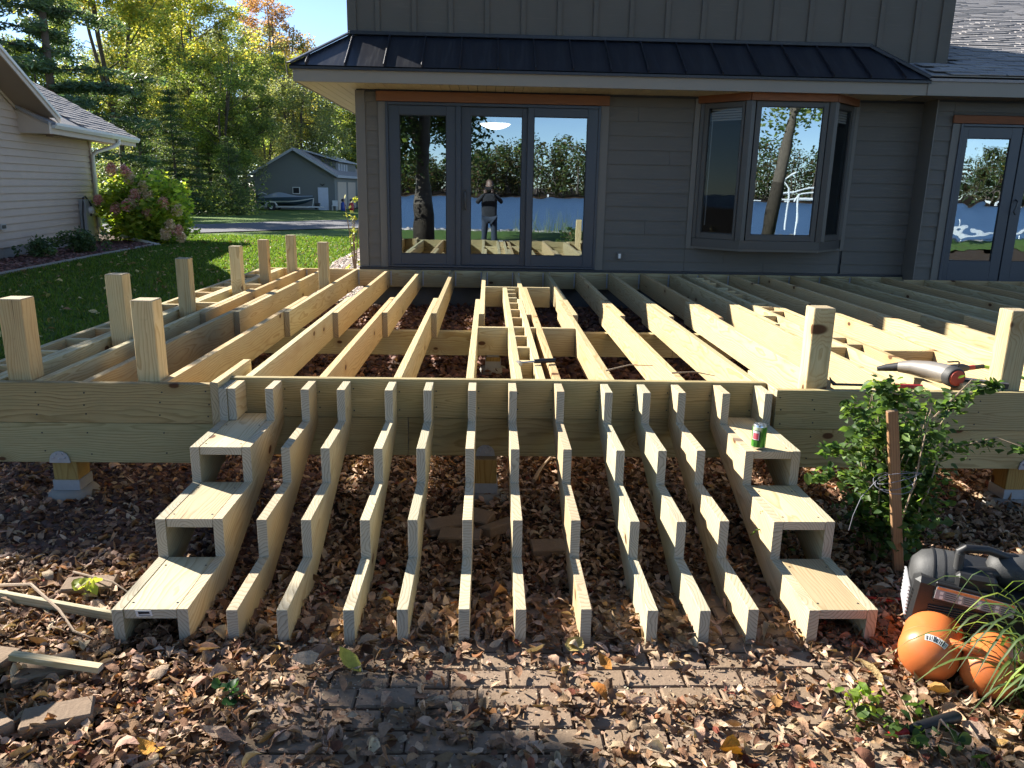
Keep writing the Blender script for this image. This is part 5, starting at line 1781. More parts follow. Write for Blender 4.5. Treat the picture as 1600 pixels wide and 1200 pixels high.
def small_shrub(name, x, y, z, r_, h, n, leaf, pal, label, lm='leaf', asp=0.55, seed=1, cat='shrub'):
    t_ = thing(name, label, cat, (x, y, z))
    g_ = np.random.default_rng(seed)
    C2 = np.stack([g_.normal(0, r_ * .5, 40), g_.normal(0, r_ * .5, 40), g_.uniform(.1, h, 40)], 1)
    V, F, cols = leaf_cloud(C2, np.full(40, r_ * .35), n, leaf, g_, pal, None, asp)
    link('foliage', fast_mesh('foliage', V, F, cols, lm), t_)
    b = MB()
    for i in range(8):
        c = C2[i]
        b.tube([(x, y, z), (x + c[0] * .5, y + c[1] * .5, z + c[2] * .6), (x + c[0], y + c[1], z + c[2])], [0.012, 0.008, 0.004], 5)
    b.build('stems', 'twig', t_)
small_shrub('dark_shrub', -8.05, 15.8, 0.22, 0.36, 0.42, 1800, 0.075, G_DK, 'low dark evergreen shrub in the bed under the meter', 'needle')
small_shrub('dark_shrub', -8.2, 14.6, 0.22, 0.26, 0.34, 900, 0.07, G_DK, 'smaller dark shrub left of the low evergreen one', 'needle', seed=2)
small_shrub('bright_shrub', -2.14, 12.6, 0.2, 0.12, 1.3, 110, 0.07, [(0.25, 0.30, 0.06), (0.35, 0.38, 0.10)], 'thin bright leaved shrub peeking out from the house corner', seed=3)

# mulch beds and gravel strips
def scatter_bits(name, pts, size, pal, label, mat='chips', hgt=0.5, seed=0, w=None, elong=1.6):
    """small stones or bark chips: irregular low boxes, real geometry"""
    g_ = np.random.default_rng(seed)
    n = len(pts)
    base = np.array([(-1, -1, -1), (1, -1, -1), (1, 1, -1), (-1, 1, -1), (-.7, -.7, 1), (.7, -.7, 1), (.7, .7, 1), (-.7, .7, 1)], float)
    q = base[None] + g_.uniform(-.28, .28, (n, 8, 3))
    s_ = size * g_.uniform(0.5, 1.35, n)
    x, y, nz = rand_frames(n, g_, 0.45)
    V = pts[:, None, :] + (q[:, :, 0:1] * x[:, None] * elong * 0.5 + q[:, :, 1:2] * y[:, None] * 0.5 + q[:, :, 2:3] * nz[:, None] * 0.5 * hgt) * s_[:, None, None]
    Fb = np.array([(4, 5, 6, 7), (0, 1, 5, 4), (1, 2, 6, 5), (2, 3, 7, 6), (3, 0, 4, 7)])
    F = (Fb[None] + (np.arange(n) * 8)[:, None, None]).reshape(-1, 4)
    cols = np.repeat(palette(n, pal, w, 0.3, g_), 5, axis=0)
    o = link(name, fast_mesh(name, V.reshape(-1, 3), F, cols, mat))
    o['kind'] = 'stuff'
    return o
def pts_in(poly, n, g_, off=0.01):
    xs_, ys_ = [p[0] for p in poly], [p[1] for p in poly]
    out = []
    while len(out) < n:
        x, y = g_.uniform(min(xs_), max(xs_)), g_.uniform(min(ys_), max(ys_))
        ins = False
        for i in range(len(poly)):
            (x1, y1), (x2, y2) = poly[i], poly[i - 1]
            if (y1 > y) != (y2 > y) and x < (x2 - x1) * (y - y1) / (y2 - y1) + x1:
                ins = not ins
        if ins:
            out.append((x, y, gz(x, y) + off))
    return np.array(out)
bed = [(-9.2, 19.2), (-7.6, 18.4), (-7.55, 15), (-7.40, 12), (-6.95, 9), (-8.0, 9)]
poly_sheet('planting_bed', [(-9.6, 19.6), (-7.6, 18.6), (-7.5, 15), (-7.35, 12), (-6.9, 9), (-8.3, 9)], 0.022, 'soil', 1.0)
g5 = np.random.default_rng(55)
scatter_bits('bark_mulch', pts_in(bed, 7000, g5, 0.04), 0.07, [(0.17, 0.075, 0.06), (0.10, 0.05, 0.04), (0.25, 0.14, 0.12), (0.06, 0.03, 0.025)], None, seed=1)
# steel edging along the bed
b = MB().tube([(-6.92, 9, gz(-6.9, 9) + .05), (-7.37, 12, gz(-7.3, 12) + .05), (-7.52, 15, gz(-7.5, 15) + .05), (-7.62, 18.4, gz(-7.6, 18.4) + .05)], 0.03, 5)
eo = b.build('lawn_edging', 'concrete'); eo['kind'] = 'structure'
gpoly = [(-2.62, 12.9), (-2.9, 9.9), (-1.6, 9.9), (-1.6, 22), (-3.1, 22), (-2.9, 16)]
poly_sheet('gravel_strip', [(-2.86, 9.6), (-1.58, 9.6), (-1.58, 24), (-3.1, 24), (-2.85, 14.5), (-2.66, 13)], 0.035, 'soil', 0.8)
scatter_bits('gravel', pts_in([(-2.86, 9.6), (-1.58, 9.6), (-1.58, 22), (-3.0, 22), (-2.85, 14.5), (-2.66, 13)], 16000, g5, 0.045), 0.045, [(0.34, 0.29, 0.25), (0.24, 0.20, 0.18), (0.45, 0.40, 0.36), (0.30, 0.22, 0.18)], None, seed=2, elong=1.2)

# ------------------------------------------------------------------ grass blades on the near lawn
g6 = np.random.default_rng(66)
n = 70000
gx = g6.uniform(-8.4, -2.88, n); gy = 5.0 + 17.0 * g6.uniform(0, 1, n) ** 1.5
keep = gx > np.interp(gy, [2, 9, 12, 15, 18.6, 22], [-6.4, -6.85, -7.3, -7.45, -7.5, -8.3])
gx, gy = gx[keep], gy[keep]; n = len(gx)
gzv = np.array([gz(a, b) for a, b in zip(gx, gy)]) + 0.03
th = g6.uniform(0, 6.28, n); ln = g6.uniform(0.025, 0.06, n); w_ = 0.004 + 0.0007 * gy
bx, by = np.cos(th) * w_, np.sin(th) * w_
lx, ly = g6.normal(0, 0.02, n), g6.normal(0, 0.02, n)
V = np.stack([np.stack([gx - bx, gy - by, gzv], 1), np.stack([gx + bx, gy + by, gzv], 1), np.stack([gx + lx, gy + ly, gzv + ln], 1)], 1).reshape(-1, 3)
o = link('grass', fast_mesh('grass', V, np.arange(3 * n).reshape(n, 3), palette(n, [(0.09, 0.17, 0.03), (0.13, 0.22, 0.04), (0.06, 0.12, 0.025), (0.2, 0.22, 0.07)], [3, 3, 2, 0.6], 0.25, g6), 'leaf'))
o['kind'] = 'stuff'
# a few fallen leaves on the lawn
def litter(name, P, size, pal, w=None, curl=0.42, tilt=0.36, seed=3, aspect=0.48, mat='dry_leaf', lift=0.5):
    g_ = np.random.default_rng(seed)
    n = len(P)
    rows = [(-1.0, 0.0), (-0.55, 0.74), (0.02, 1.0), (0.58, 0.66), (1.0, 0.0)]
    loc = []
    for (u_, hw) in rows:
        if hw == 0:
            loc.append((u_, 0.0))
        else:
            loc += [(u_, -hw), (u_, 0.0), (u_, hw)]
    loc = np.array(loc)                      # 11 points
    s_ = size * g_.uniform(0.55, 1.35, n) * 0.5
    asp = aspect * g_.uniform(0.7, 1.25, n)
    x, y, nz = rand_frames(n, g_, tilt)
    cu = g_.normal(0, curl, n); cv = g_.normal(0.25, curl, n); tw = g_.normal(0, 0.35, n)
    U = loc[None, :, 0] + g_.normal(0, 0.035, (n, 11)); W = loc[None, :, 1] * (1 + g_.normal(0, 0.07, (n, 11)))
    Wn = W * asp[:, None]
    H_ = cu[:, None] * (U ** 2 - 0.4) + cv[:, None] * np.abs(Wn) * 1.2 + tw[:, None] * U * Wn + g_.normal(0, 0.05, (n, 11))
    V = P[:, None] + (U[..., None] * x[:, None] + Wn[..., None] * y[:, None] + H_[..., None] * nz[:, None]) * s_[:, None, None]
    T_ = []
    T_ += [(0, 1, 2), (0, 2, 3)]
    for a in (1, 4):
        T_ += [(a, a + 3, a + 4), (a, a + 4, a + 1), (a + 1, a + 4, a + 5), (a + 1, a + 5, a + 2)]
    T_ += [(7, 10, 8), (8, 10, 9)]
    T_ = np.array(T_)
    F = (T_[None] + (np.arange(n) * 11)[:, None, None]).reshape(-1, 3)
    # keep above the soil
    V = V.reshape(n, 11, 3)
    lowest = V[:, :, 2].min(1)
    V[:, :, 2] += np.maximum(0, (P[:, 2] - 0.006 - lowest))[:, None] * lift
    cols = np.repeat(palette(n, pal, w, 0.28, g_), len(T_), axis=0)
    me = fast_mesh(name, V.reshape(-1, 3), F, cols, mat, True)
    o = link(name, me)
    o['kind'] = 'stuff'
    return o
LP = [(0.27, 0.17, 0.105), (0.18, 0.105, 0.064), (0.36, 0.245, 0.17), (0.47, 0.345, 0.25), (0.31, 0.14, 0.06), (0.115, 0.06, 0.038), (0.42, 0.24, 0.09), (0.22, 0.07, 0.045)]
LW = [5, 4.5, 5, 4.5, 1.0, 2.5, 0.3, 0.3]
g7 = np.random.default_rng(77)
n = 420
lx = g7.uniform(-7.2, -2.95, n); ly = g7.uniform(5.5, 20, n)
P = np.array([(a, b, gz(a, b) + 0.06) for a, b in zip(lx, ly)])
litter('fallen_leaves', P, 0.09, [(0.42, 0.38, 0.16), (0.5, 0.42, 0.22), (0.35, 0.24, 0.12)], seed=8)

# ------------------------------------------------------------------ leaf litter under and before the stairs
g8 = np.random.default_rng(88)
def brick_thin(x, y):
    """how bare the paver path lies"""
    d = 0.62 if (-0.75 < x < 1.35 and y < 2.56) else 0.0
    for (cx, cy, rx, ry, k) in ((0.62, 2.34, .50, .17, .97), (0.02, 2.32, .34, .19, .95), (-.36, 2.24, .30, .15, .93), (.28, 2.06, .34, .12, .9), (.95, 2.75, .3, .4, .9), (-.15, 1.95, .24, .12, .85), (.75, 2.05, .3, .12, .8), (-.62, 2.42, .2, .1, .7), (1.15, 2.42, .25, .12, .85), (.35, 2.72, .3, .2, .6), (-.55, 2.75, .2, .2, .6)):
        d = max(d, k * math.exp(-(((x - cx) / rx) ** 2 + ((y - cy) / ry) ** 2) ** 2))
    return d
def region(n, x0, x1, y0, y1, z0, z1, thin=True):
    out = []
    while len(out) < n:
        x, y = g8.uniform(x0, x1), g8.uniform(y0, y1)
        if abs(x) > 0.74 * y + 1.7 and y > 0:
            continue
        if thin and g8.random() < brick_thin(x, y):
            continue
        out.append((x, y, gz(x, y) + 0.010 + g8.uniform(z0, z1)))
    return np.array(out)
litter('leaf_litter', region(21000, -3.6, 3.9, 1.1, 3.1, -0.002, 0.020), 0.053, LP, LW, seed=10, tilt=0.32)
litter('leaf_litter', region(21000, -3.4, 4.9, 3.1, 4.8, 0.0, 0.03, False), 0.050, LP, LW, seed=11, tilt=0.42)
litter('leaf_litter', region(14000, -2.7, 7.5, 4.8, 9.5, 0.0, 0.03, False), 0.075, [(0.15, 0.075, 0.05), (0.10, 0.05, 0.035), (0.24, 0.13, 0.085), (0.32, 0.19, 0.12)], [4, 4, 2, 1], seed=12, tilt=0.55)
litter('leaf_litter', region(1300, -3.4, 3.6, 1.2, 3.0, 0.010, 0.03), 0.070, LP + [(0.40, 0.30, 0.22)], LW + [3], seed=13, tilt=0.4, curl=0.5)
scatter_bits('bark_mulch', region(22000, -3.4, -0.9, 3.15, 5.2, -0.005, 0.02, False), 0.030, [(0.11, 0.052, 0.035), (0.055, 0.028, 0.02), (0.17, 0.09, 0.06), (0.09, 0.055, 0.042)], None, seed=5)
litter('leaf_litter', region(7000, -3.4, 3.9, 1.2, 4.6, 0.005, 0.03), 0.05, LP, LW, seed=14, tilt=0.6, curl=0.9, aspect=0.24)
litter('leaf_litter', region(20000, -2.9, 2.9, 1.3, 3.4, 0.0, 0.02), 0.022, LP, LW, seed=15, tilt=0.6, curl=0.3, aspect=0.6)
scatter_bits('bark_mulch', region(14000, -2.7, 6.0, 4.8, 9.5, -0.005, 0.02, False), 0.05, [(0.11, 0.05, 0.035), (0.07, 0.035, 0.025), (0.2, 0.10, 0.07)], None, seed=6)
# crumbs on the pavers
scatter_bits('crumbs', region(5000, -0.9, 2.0, 1.7, 2.75, -0.002, 0.001, False), 0.0045, [(0.25, 0.18, 0.13), (0.35, 0.28, 0.2), (0.12, 0.08, 0.06)], None, seed=7)
# single large leaves that catch the eye
def big_leaf(x, y, z, size, rz, col, label, tilt=0.3, seed=0, asp=0.55):
    P = np.array([(0, 0, 0)], float)
    g_ = np.random.default_rng(seed)
    nm = 'fallen_leaf'
    o = litter(nm, P, size, [col], None, 0.35, 0.15, seed + 100, asp, 'dry_leaf')
    del o['kind']
    o.location = (x, y, z)
    o.rotation_euler = (tilt, 0.1, rz)
    return setp(o, label, 'leaf')
big_leaf(-0.47, 2.40, 0.035, 0.10, 0.7, (0.42, 0.38, 0.08), 'long yellow green leaf before the fourth stringer from the left')
big_leaf(0.42, 2.36, 0.06, 0.11, 0.1, (0.50, 0.22, 0.05), 'upper of the two orange leaves on the sunlit pavers', seed=2)
big_leaf(0.38, 2.22, 0.05, 0.11, 1.0, (0.48, 0.17, 0.04), 'lower of the two orange leaves on the sunlit pavers', seed=3)
big_leaf(0.74, 1.95, 0.03, 0.06, 1.7, (0.55, 0.28, 0.04), 'single yellow orange leaf at the bottom edge', seed=4, asp=0.8)
big_leaf(0.33, 2.50, 0.035, 0.09, 0.3, (0.38, 0.30, 0.12), 'pale tan leaf touching the foot of a middle stringer', seed=5)
big_leaf(1.33, 2.32, 0.045, 0.10, 1.2, (0.45, 0.32, 0.18), 'large curled tan leaf left of the orange tank', seed=6, tilt=0.9)
big_leaf(-0.62, 2.38, 0.06, 0.11, 0.7, (0.42, 0.35, 0.28), 'pale grey brown leaf left of the yellow green one', seed=7)
big_leaf(-0.98, 1.98, 0.035, 0.08, 2.2, (0.48, 0.24, 0.05), 'orange leaf at the lower left of the litter', seed=8)

# ------------------------------------------------------------------ shrub by the right stair, with its stake
sb = thing('leafy_shrub', 'small leaved green shrub with arching stems in front of the right rim joist', 'shrub', (1.88, 3.3, 0.0))
g9 = np.random.default_rng(99)
CC, Rr = [], []
segs = MB()
LEN = []
ctr = np.array([1.86, 3.28, 0.0])
for i in range(64):
    a = g9.uniform(0, 6.28)
    top = ctr + np.array([math.cos(a) * g9.uniform(.02, .25), math.sin(a) * g9.uniform(.02, .22), g9.uniform(.15, .82)])
    mid = (ctr + top) / 2 + np.array([g9.normal(0, .04), g9.normal(0, .04), .06])
    segs.tube([ctr + np.array([math.cos(a) * .05, math.sin(a) * .05, 0]), mid, top], [0.005, 0.004, 0.002], 5)
    for t_ in np.linspace(0.25, 1.0, 9):
        p = (1 - t_) ** 2 * ctr + 2 * t_ * (1 - t_) * mid + t_ ** 2 * top
        CC.append(p); Rr.append(0.055)
for (pts) in (((1.75, 3.2, .6), (1.58, 3.1, .78), (1.46, 3.0, .80)), ((1.75, 3.2, .5), (1.55, 3.1, .62), (1.40, 3.0, .62)), ((1.72, 3.2, .4), (1.52, 3.1, .50), (1.36, 3.0, .50)), ((1.8, 3.2, .7), (1.72, 3.15, .82), (1.66, 3.1, .86)), ((2.0, 3.3, .5), (2.25, 3.2, .62), (2.42, 3.1, .57)), ((1.85, 3.2, .8), (1.72, 3.1, .84), (1.60, 3.08, .88)), ((1.95, 3.2, .7), (2.10, 3.2, .88), (2.2, 3.15, .86)), ((1.78, 3.2, .55), (1.60, 3.1, .70), (1.50, 3.0, .68))):
    segs.tube(pts, [0.004, 0.003, 0.0015], 5)
    a, b_, c = [np.array(q) for q in pts]
    for t_ in np.linspace(0.2, 1.0, 12):
        CC.append((1 - t_) ** 2 * a + 2 * t_ * (1 - t_) * b_ + t_ ** 2 * c); Rr.append(0.024)
segs.build('stems', 'twig', sb, True)
CC = np.array(CC); Rr = np.array(Rr)
def leafy(CC, Rr, n, size, pal, seed, parent, w=None, asp=0.62, name='foliage'):
    g_ = np.random.default_rng(seed)
    idx = g_.integers(0, len(CC), n)
    P = CC[idx] + g_.normal(0, 1, (n, 3)) * Rr[idx][:, None] * 0.75
    o = litter(name, P, size, pal, w, 0.16, 0.75, seed, asp, 'leaf', 0.0)
    o.parent = parent
    o.location = -root_loc(parent)
    return o
leafy(CC, Rr, 4600, 0.042, [(0.075, 0.14, 0.04), (0.11, 0.19, 0.05), (0.05, 0.10, 0.03), (0.18, 0.26, 0.07)], 21, sb, [4, 4, 3, 1])

stk = board('garden_stake', (1.868, 3.12, -0.05), (1.668, 3.02, 0.79), 0.043, 0.022, 'old_wood', None, (1, 0, 0), 0.002)
setp(stk, 'weathered brown wooden stake leaning at the shrub', 'stake')
wt = MB()
for k in range(4):
    pts = []
    for q in range(15):
        a = 2 * math.pi * q / 14
        pts.append((1.74 + 0.085 * math.cos(a) + 0.01 * k, 3.06 + 0.05 * math.sin(a), 0.455 + 0.012 * k + 0.03 * math.sin(a + k)))
    wt.tube(pts, 0.0016, 5, False)
wt.tube([(1.66, 3.05, 0.47), (1.60, 3.04, 0.40), (1.57, 3.03, 0.32), (1.56, 3.03, 0.25)], 0.0016, 5)
wo2 = wt.build('tie_wire', 'wire_grey', None, True)
setp(wo2, 'grey tie wire looped round the stake and the shrub stems', 'wire')

# low greens
def sprig(name, x, y, z, n, size, h, pal, label, seed, r_=0.08):
    t_ = thing(name, label, 'plant', (x, y, z))
    g_ = np.random.default_rng(seed)
    CC = np.stack([x + g_.normal(0, r_, 30), y + g_.normal(0, r_, 30), z + g_.uniform(0.02, h, 30)], 1)
    leafy(CC, np.full(30, 0.02), n, size, pal, seed, t_)
    b = MB()
    for i in range(9):
        b.tube([(x, y, z), tuple((np.array([x, y, z]) + CC[i]) / 2 + np.array([0, 0, .01])), tuple(CC[i])], [0.003, 0.002, 0.001], 5)
    b.build('stems', 'twig', t_)
    return t_
sprig('weed', 1.20, 2.13, 0.02, 50, 0.03, 0.11, [(0.30, 0.42, 0.05), (0.22, 0.34, 0.05)], 'bright yellow green weed sprout in the sunlit leaves', 41, 0.03)
sprig('weed', 1.35, 2.02, 0.015, 60, 0.042, 0.05, [(0.06, 0.12, 0.03), (0.10, 0.17, 0.04)], 'low dark weed before the black handled tool', 42, 0.09)
sprig('weed', -0.82, 2.22, 0.02, 12, 0.045, 0.04, [(0.03, 0.09, 0.03)], 'small dark green weed left of centre in the litter', 43, 0.02)
sprig('weed', -1.60, 2.86, 0.03, 14, 0.045, 0.07, [(0.35, 0.42, 0.10)], 'pale green weed by the long lath', 44, 0.025)
sprig('hosta', -1.70, 2.30, 0.0, 16, 0.13, 0.30, [(0.10, 0.20, 0.03), (0.22, 0.34, 0.05)], 'broad leaved green plant at the left edge', 45, 0.05)
sprig('hosta', -1.56, 1.98, 0.0, 8, 0.10, 0.16, [(0.16, 0.28, 0.03), (0.26, 0.40, 0.05)], 'bright green leaves low at the left edge', 46, 0.03)
sprig('weed', 1.30, 3.15, 0.0, 40, 0.03, 0.3, [(0.07, 0.13, 0.04), (0.12, 0.2, 0.06)], 'thin weed at the foot of the stake', 47, 0.05)

# ------------------------------------------------------------------ ornamental grass, right edge
og = thing('ornamental_grass', 'clump of long arching green grass blades over the compressor', 'grass clump', (1.86, 2.08, 0.0))
g10 = np.random.default_rng(110)
def blade(p0, dirx, diry, L, h, w, k):
    n_ = 9
    vs = []
    sd = Vector((-diry, dirx, 0)).normalized()
    for i in range(n_):
        t_ = i / (n_ - 1)
        x = p0[0] + dirx * L * t_ ** 1.2
        y = p0[1] + diry * L * t_ ** 1.2
        z = p0[2] + h * (math.sin(min(1, t_ * 1.0) * math.pi * 0.5) * 1.35 - 0.95 * t_ ** 2.4)
        ww = w * (1 - t_ ** 2) ** 0.6 * 0.5 + 0.0004
        c = Vector((x, y, z))
        vs += [c - sd * ww + Vector((0, 0, ww * .5)), c, c + sd * ww + Vector((0, 0, ww * .5))]
    fs = []
    for i in range(n_ - 1):
        a = i * 3
        fs += [(a, a + 1, a + 4, a + 3), (a + 1, a + 2, a + 5, a + 4)]
    cc = palette(1, [(0.09, 0.15, 0.05), (0.12, 0.19, 0.05), (0.07, 0.12, 0.045), (0.24, 0.34, 0.06), (0.28, 0.25, 0.13)], [4, 3, 3, 1.5, .6], .15, g10)
    me = fast_mesh('blade', np.array([tuple(v - og.location) for v in vs]), np.array(fs), np.repeat(cc, len(fs), 0), 'leaf', True)
    link('blade', me, og)
for k in range(64):
    a = math.pi + g10.normal(0, 1.05)
    L = g10.uniform(0.18, 0.46)
    h = g10.uniform(0.18, 0.50)
    blade((1.86 + g10.normal(0, .05), 2.10 + g10.normal(0, .10), 0.0), math.cos(a), math.sin(a) * 0.9, L, h, g10.uniform(0.008, 0.016), k)

# ------------------------------------------------------------------ soda can
can = MB().lathe((1.278, 3.428, 0.484), (0, 0, 1), [(0, 0.024), (0.004, 0.027), (0.012, 0.0325), (0.108, 0.0325), (0.118, 0.028)], 28).build('soda_can', 'can_metal', None, True)
setp(can, 'green soda can standing on the top right boxed tread', 'can')
t = NT('can_print')
c = t.coord()
sp = t.node('ShaderNodeSeparateXYZ'); t.put(sp.inputs[0], c)
ang = t.math('ARCTAN2', sp.outputs[1], sp.outputs[0])
zz = sp.outputs[2]
st_ = t.noise(t.scale(c, 60, 60, 12), 1.0, 3)
g_ = t.mix(t.sstep(st_, 0.4, 0.62), (0.02, 0.12, 0.02), (0.10, 0.38, 0.05))
topw = t.math('MULTIPLY', t.sstep(zz, 0.082, 0.100), t.sstep(t.math('ABSOLUTE', t.math('ADD', ang, 2.35)), 0.9, 0.4))
g_ = t.mix(topw, g_, (0.75, 0.85, 0.60))
t.bsdf(g_, 0.3, None, 0.35, 0.5)
M['can_print'] = t.m
MB().lathe((1.278, 3.428, 0.496), (0, 0, 1), [(0.0, 0.0328), (0.096, 0.0328)], 28).build('print_band', 'can_print', can, True)
def can_patch(a0, a1, z0, z1, r_, nm, mat):
    vs, fs = [], []
    n_ = 8
    for i in range(n_ + 1):
        a = a0 + (a1 - a0) * i / n_
        for z_ in (z0, z1):
            vs.append((1.278 + r_ * math.cos(a), 3.428 + r_ * math.sin(a), 0.484 + z_))
    for i in range(n_):
        fs.append((2 * i, 2 * i + 2, 2 * i + 3, 2 * i + 1))
    MB().add(vs, fs).build(nm, mat, can, True)
paint('pink_print', (0.65, 0.10, 0.13), 0.4)
can_patch(R(196), R(258), 0.044, 0.092, 0.0330, 'label_outline', 'comp_black')  # black outline printed round the can label
can_patch(R(192), R(250), 0.047, 0.090, 0.0332, 'label_frame', 'label_white')
can_patch(R(196), R(246), 0.050, 0.080, 0.0334, 'label_field', 'pink_print')
MB().lathe((1.278, 3.428, 0.6005), (0, 0, 1), [(0, 0.026), (0.001, 0.026)], 20).build('lid', 'can_metal', can)
MB().box(1.272, 1.284, 3.418, 3.44, 0.6020, 0.6035).build('tab', 'can_metal', can)

# ------------------------------------------------------------------ air compressor
ac = thing('air_compressor', 'small air compressor with orange tanks and black shroud at the right', 'air compressor', (1.70, 2.42, 0.0))
def ell_tank(c0, c1, r_, nm):
    c0, c1 = Vector(c0), Vector(c1)
    L = (c1 - c0).length
    prof = []
    n_ = 9
    for i in range(n_):
        a = math.pi / 2 * i / (n_ - 1)
        prof.append((-r_ * 0.75 * math.cos(a), max(0.002, r_ * math.sin(a))))
    prof += [(L, r_)]
    for i in range(1, n_):
        a = math.pi / 2 * i / (n_ - 1)
        prof.append((L + r_ * 0.75 * math.sin(a), max(0.002, r_ * math.cos(a))))
    return MB().lathe(c0, c1 - c0, prof, 32).build(nm, 'comp_orange', ac, True)
tk1 = ell_tank((1.548, 2.345, 0.102), (1.73, 2.60, 0.102), 0.097, 'tank')
tk2 = ell_tank((1.700, 2.245, 0.092), (1.93, 2.53, 0.092), 0.088, 'tank')
MB().lathe((1.553, 2.352, 0.102), (0.182, 0.255, 0), [(0.0, 0.0975), (0.004, 0.0992), (0.010, 0.0992), (0.014, 0.0975)], 32).build('weld_seam', 'comp_orange', ac, True)
MB().lathe((1.705, 2.251, 0.092), (0.23, 0.285, 0), [(0.0, 0.0885), (0.004, 0.0902), (0.010, 0.0902), (0.014, 0.0885)], 32).build('weld_seam', 'comp_orange', ac, True)
MB().tube([(1.585, 2.33, 0.165), (1.61, 2.28, 0.175), (1.66, 2.25, 0.172), (1.70, 2.25, 0.14)], 0.014, 10).build('tank_pipe', 'comp_orange', ac, True)
def cbox_rot(cen, size, rz, c, nm, mat, parent=None, rx=0, ry=0):
    m = Euler((rx, ry, rz)).to_matrix()
    return MB().cbox(Vector(cen), size, c, m).build(nm, mat, parent or ac, center=True)
RZ = R(-24)
CB = Vector((1.775, 2.52, 0.235))
ux = Vector((math.cos(RZ), math.sin(RZ), 0)); uy = Vector((-ux.y, ux.x, 0))
def cl(a, b_, c): return CB + ux * a + uy * b_ + Vector((0, 0, c))
sh = cbox_rot(CB - Vector((0, 0, 0.035)), (0.40, 0.22, 0.20), RZ, 0.018, 'shroud', 'comp_black', ry=R(5))
cbox_rot(cl(0.02, -0.112, 0.028), (0.30, 0.012, 0.075), RZ, 0.004, 'side_panel', 'comp_black', ry=R(5))
# louvres at the left end and along the side
for k in range(9):
    cbox_rot(cl(-0.206, -0.01, 0.030 - k * 0.014), (0.008, 0.17, 0.005), RZ, 0.001, 'louvre', 'label_grey')
for k in range(9):
    cbox_rot(cl(-0.02, -0.113, -0.018 - k * 0.0095), (0.24, 0.006, 0.004), RZ, 0.001, 'louvre', 'comp_grey')
lb_ = cbox_rot(cl(0.0, -0.1195, 0.030), (0.25, 0.002, 0.050), RZ, 0.0005, 'info_label', 'label_grey', ry=R(5))
cbox_rot(cl(0.0, -0.1212, 0.048), (0.24, 0.001, 0.010), RZ, 0.0003, 'label_stripe', 'label_orange', lb_, ry=R(5))
for i, a in enumerate((-0.105, -0.045, 0.015, 0.07)):
    cbox_rot(cl(a, -0.1212, 0.031 - a * .09), (0.011, 0.001, 0.012), RZ, 0.0003, 'label_icon', 'label_white', lb_, ry=R(5))
    cbox_rot(cl(a, -0.1212, 0.014 - a * .09), (0.011, 0.001, 0.012), RZ, 0.0003, 'label_icon', 'label_white', lb_, ry=R(5))
    for q in range(4):
        cbox_rot(cl(a + 0.028, -0.1212, 0.034 - a * .09 - q * 0.008), (0.034, 0.001, 0.0022), RZ, 0.0003, 'label_line', 'comp_black', lb_, ry=R(5))
# domed cylinder cover, left; motor cover, right
b = MB()
prof = [(-0.095, 0.02), (-0.088, 0.06), (-0.06, 0.088), (-0.015, 0.100), (0.055, 0.100), (0.065, 0.08)]
b.lathe(cl(-0.105, 0.01, 0.045), ux, prof, 28)
b.build('dome_cover', 'comp_grey', ac, True)
b = MB()
b.lathe(cl(0.115, 0.03, 0.105), ux, [(-0.07, 0.02), (-0.06, 0.045), (-0.03, 0.062), (0.06, 0.066), (0.12, 0.058), (0.13, 0.02)], 28)
b.build('motor_cover', 'comp_grey', ac, True)
for q in range(3):
    MB().lathe(cl(-0.135 + q * 0.035, 0.01, 0.045), ux, [(0, 0.1005), (0.004, 0.1015), (0.008, 0.1005)], 28).build('cover_rib', 'comp_black', ac, True)
cbox_rot(cl(0.0, 0.0, 0.085), (0.13, 0.20, 0.06), RZ, 0.012, 'bridge', 'comp_black')
b = MB()
hz = 0.195
pts = [cl(-0.055, -0.05, 0.105), cl(-0.058, -0.05, hz - .01), cl(-0.045, -0.05, hz), cl(0.03, -0.02, hz - 0.004), cl(0.10, 0.02, hz - .035), cl(0.13, 0.03, 0.16)]
b.tube(pts, [0.017, 0.016, 0.016, 0.015, 0.015, 0.015], 10)
b.tube([cl(-0.055, -0.05, 0.10), cl(0.02, -0.03, 0.105), cl(0.09, 0.0, 0.10)], 0.022, 10)
b.build('handle', 'comp_black', ac, True)
MB().tube([cl(-0.057, -0.053, 0.115), cl(-0.058, -0.053, hz - .02)], 0.0155, 10).build('handle_post', 'comp_grey', ac, True)
for k in range(4):
    MB().lathe(cl(0.16 + 0.017 * k, -0.085, 0.0), ux, [(0, 0.046), (0.009, 0.046)], 20).build('cooling_fin', 'steel', ac, True)
# tank labels: bar pattern sticker
def tank_sticker(rows, a0, a1, h0, h1, mat, nm, lift=0.0012):
    c0, c1 = Vector((1.548, 2.345, 0.102)), Vector((1.73, 2.60, 0.102))
    ax = (c1 - c0).normalized()
    up_ = Vector((0, 0, 1)); side = up_.cross(ax).normalized()
    vs, fs = [], []
    n_, m_ = 6, 5
    for i in range(n_ + 1):
        for j in range(m_ + 1):
            a = a0 + (a1 - a0) * i / n_; e = h0 + (h1 - h0) * j / m_
            rr = (0.097 + lift)
            r2 = rr * math.sin(e); al = -rr * 0.75 * math.cos(e)
            vs.append(c0 + ax * al + (side * math.cos(a) + up_ * math.sin(a)) * r2)
    for i in range(n_):
        for j in range(m_):
            q = i * (m_ + 1) + j
            fs.append((q, q + 1, q + m_ + 2, q + m_ + 1))
    return MB().add(vs, fs).build(nm, mat, ac, True)
st = tank_sticker(0, R(78), R(128), R(50), R(66), 'label_white', 'barcode_label')
g11 = random.Random(4)
a = 80
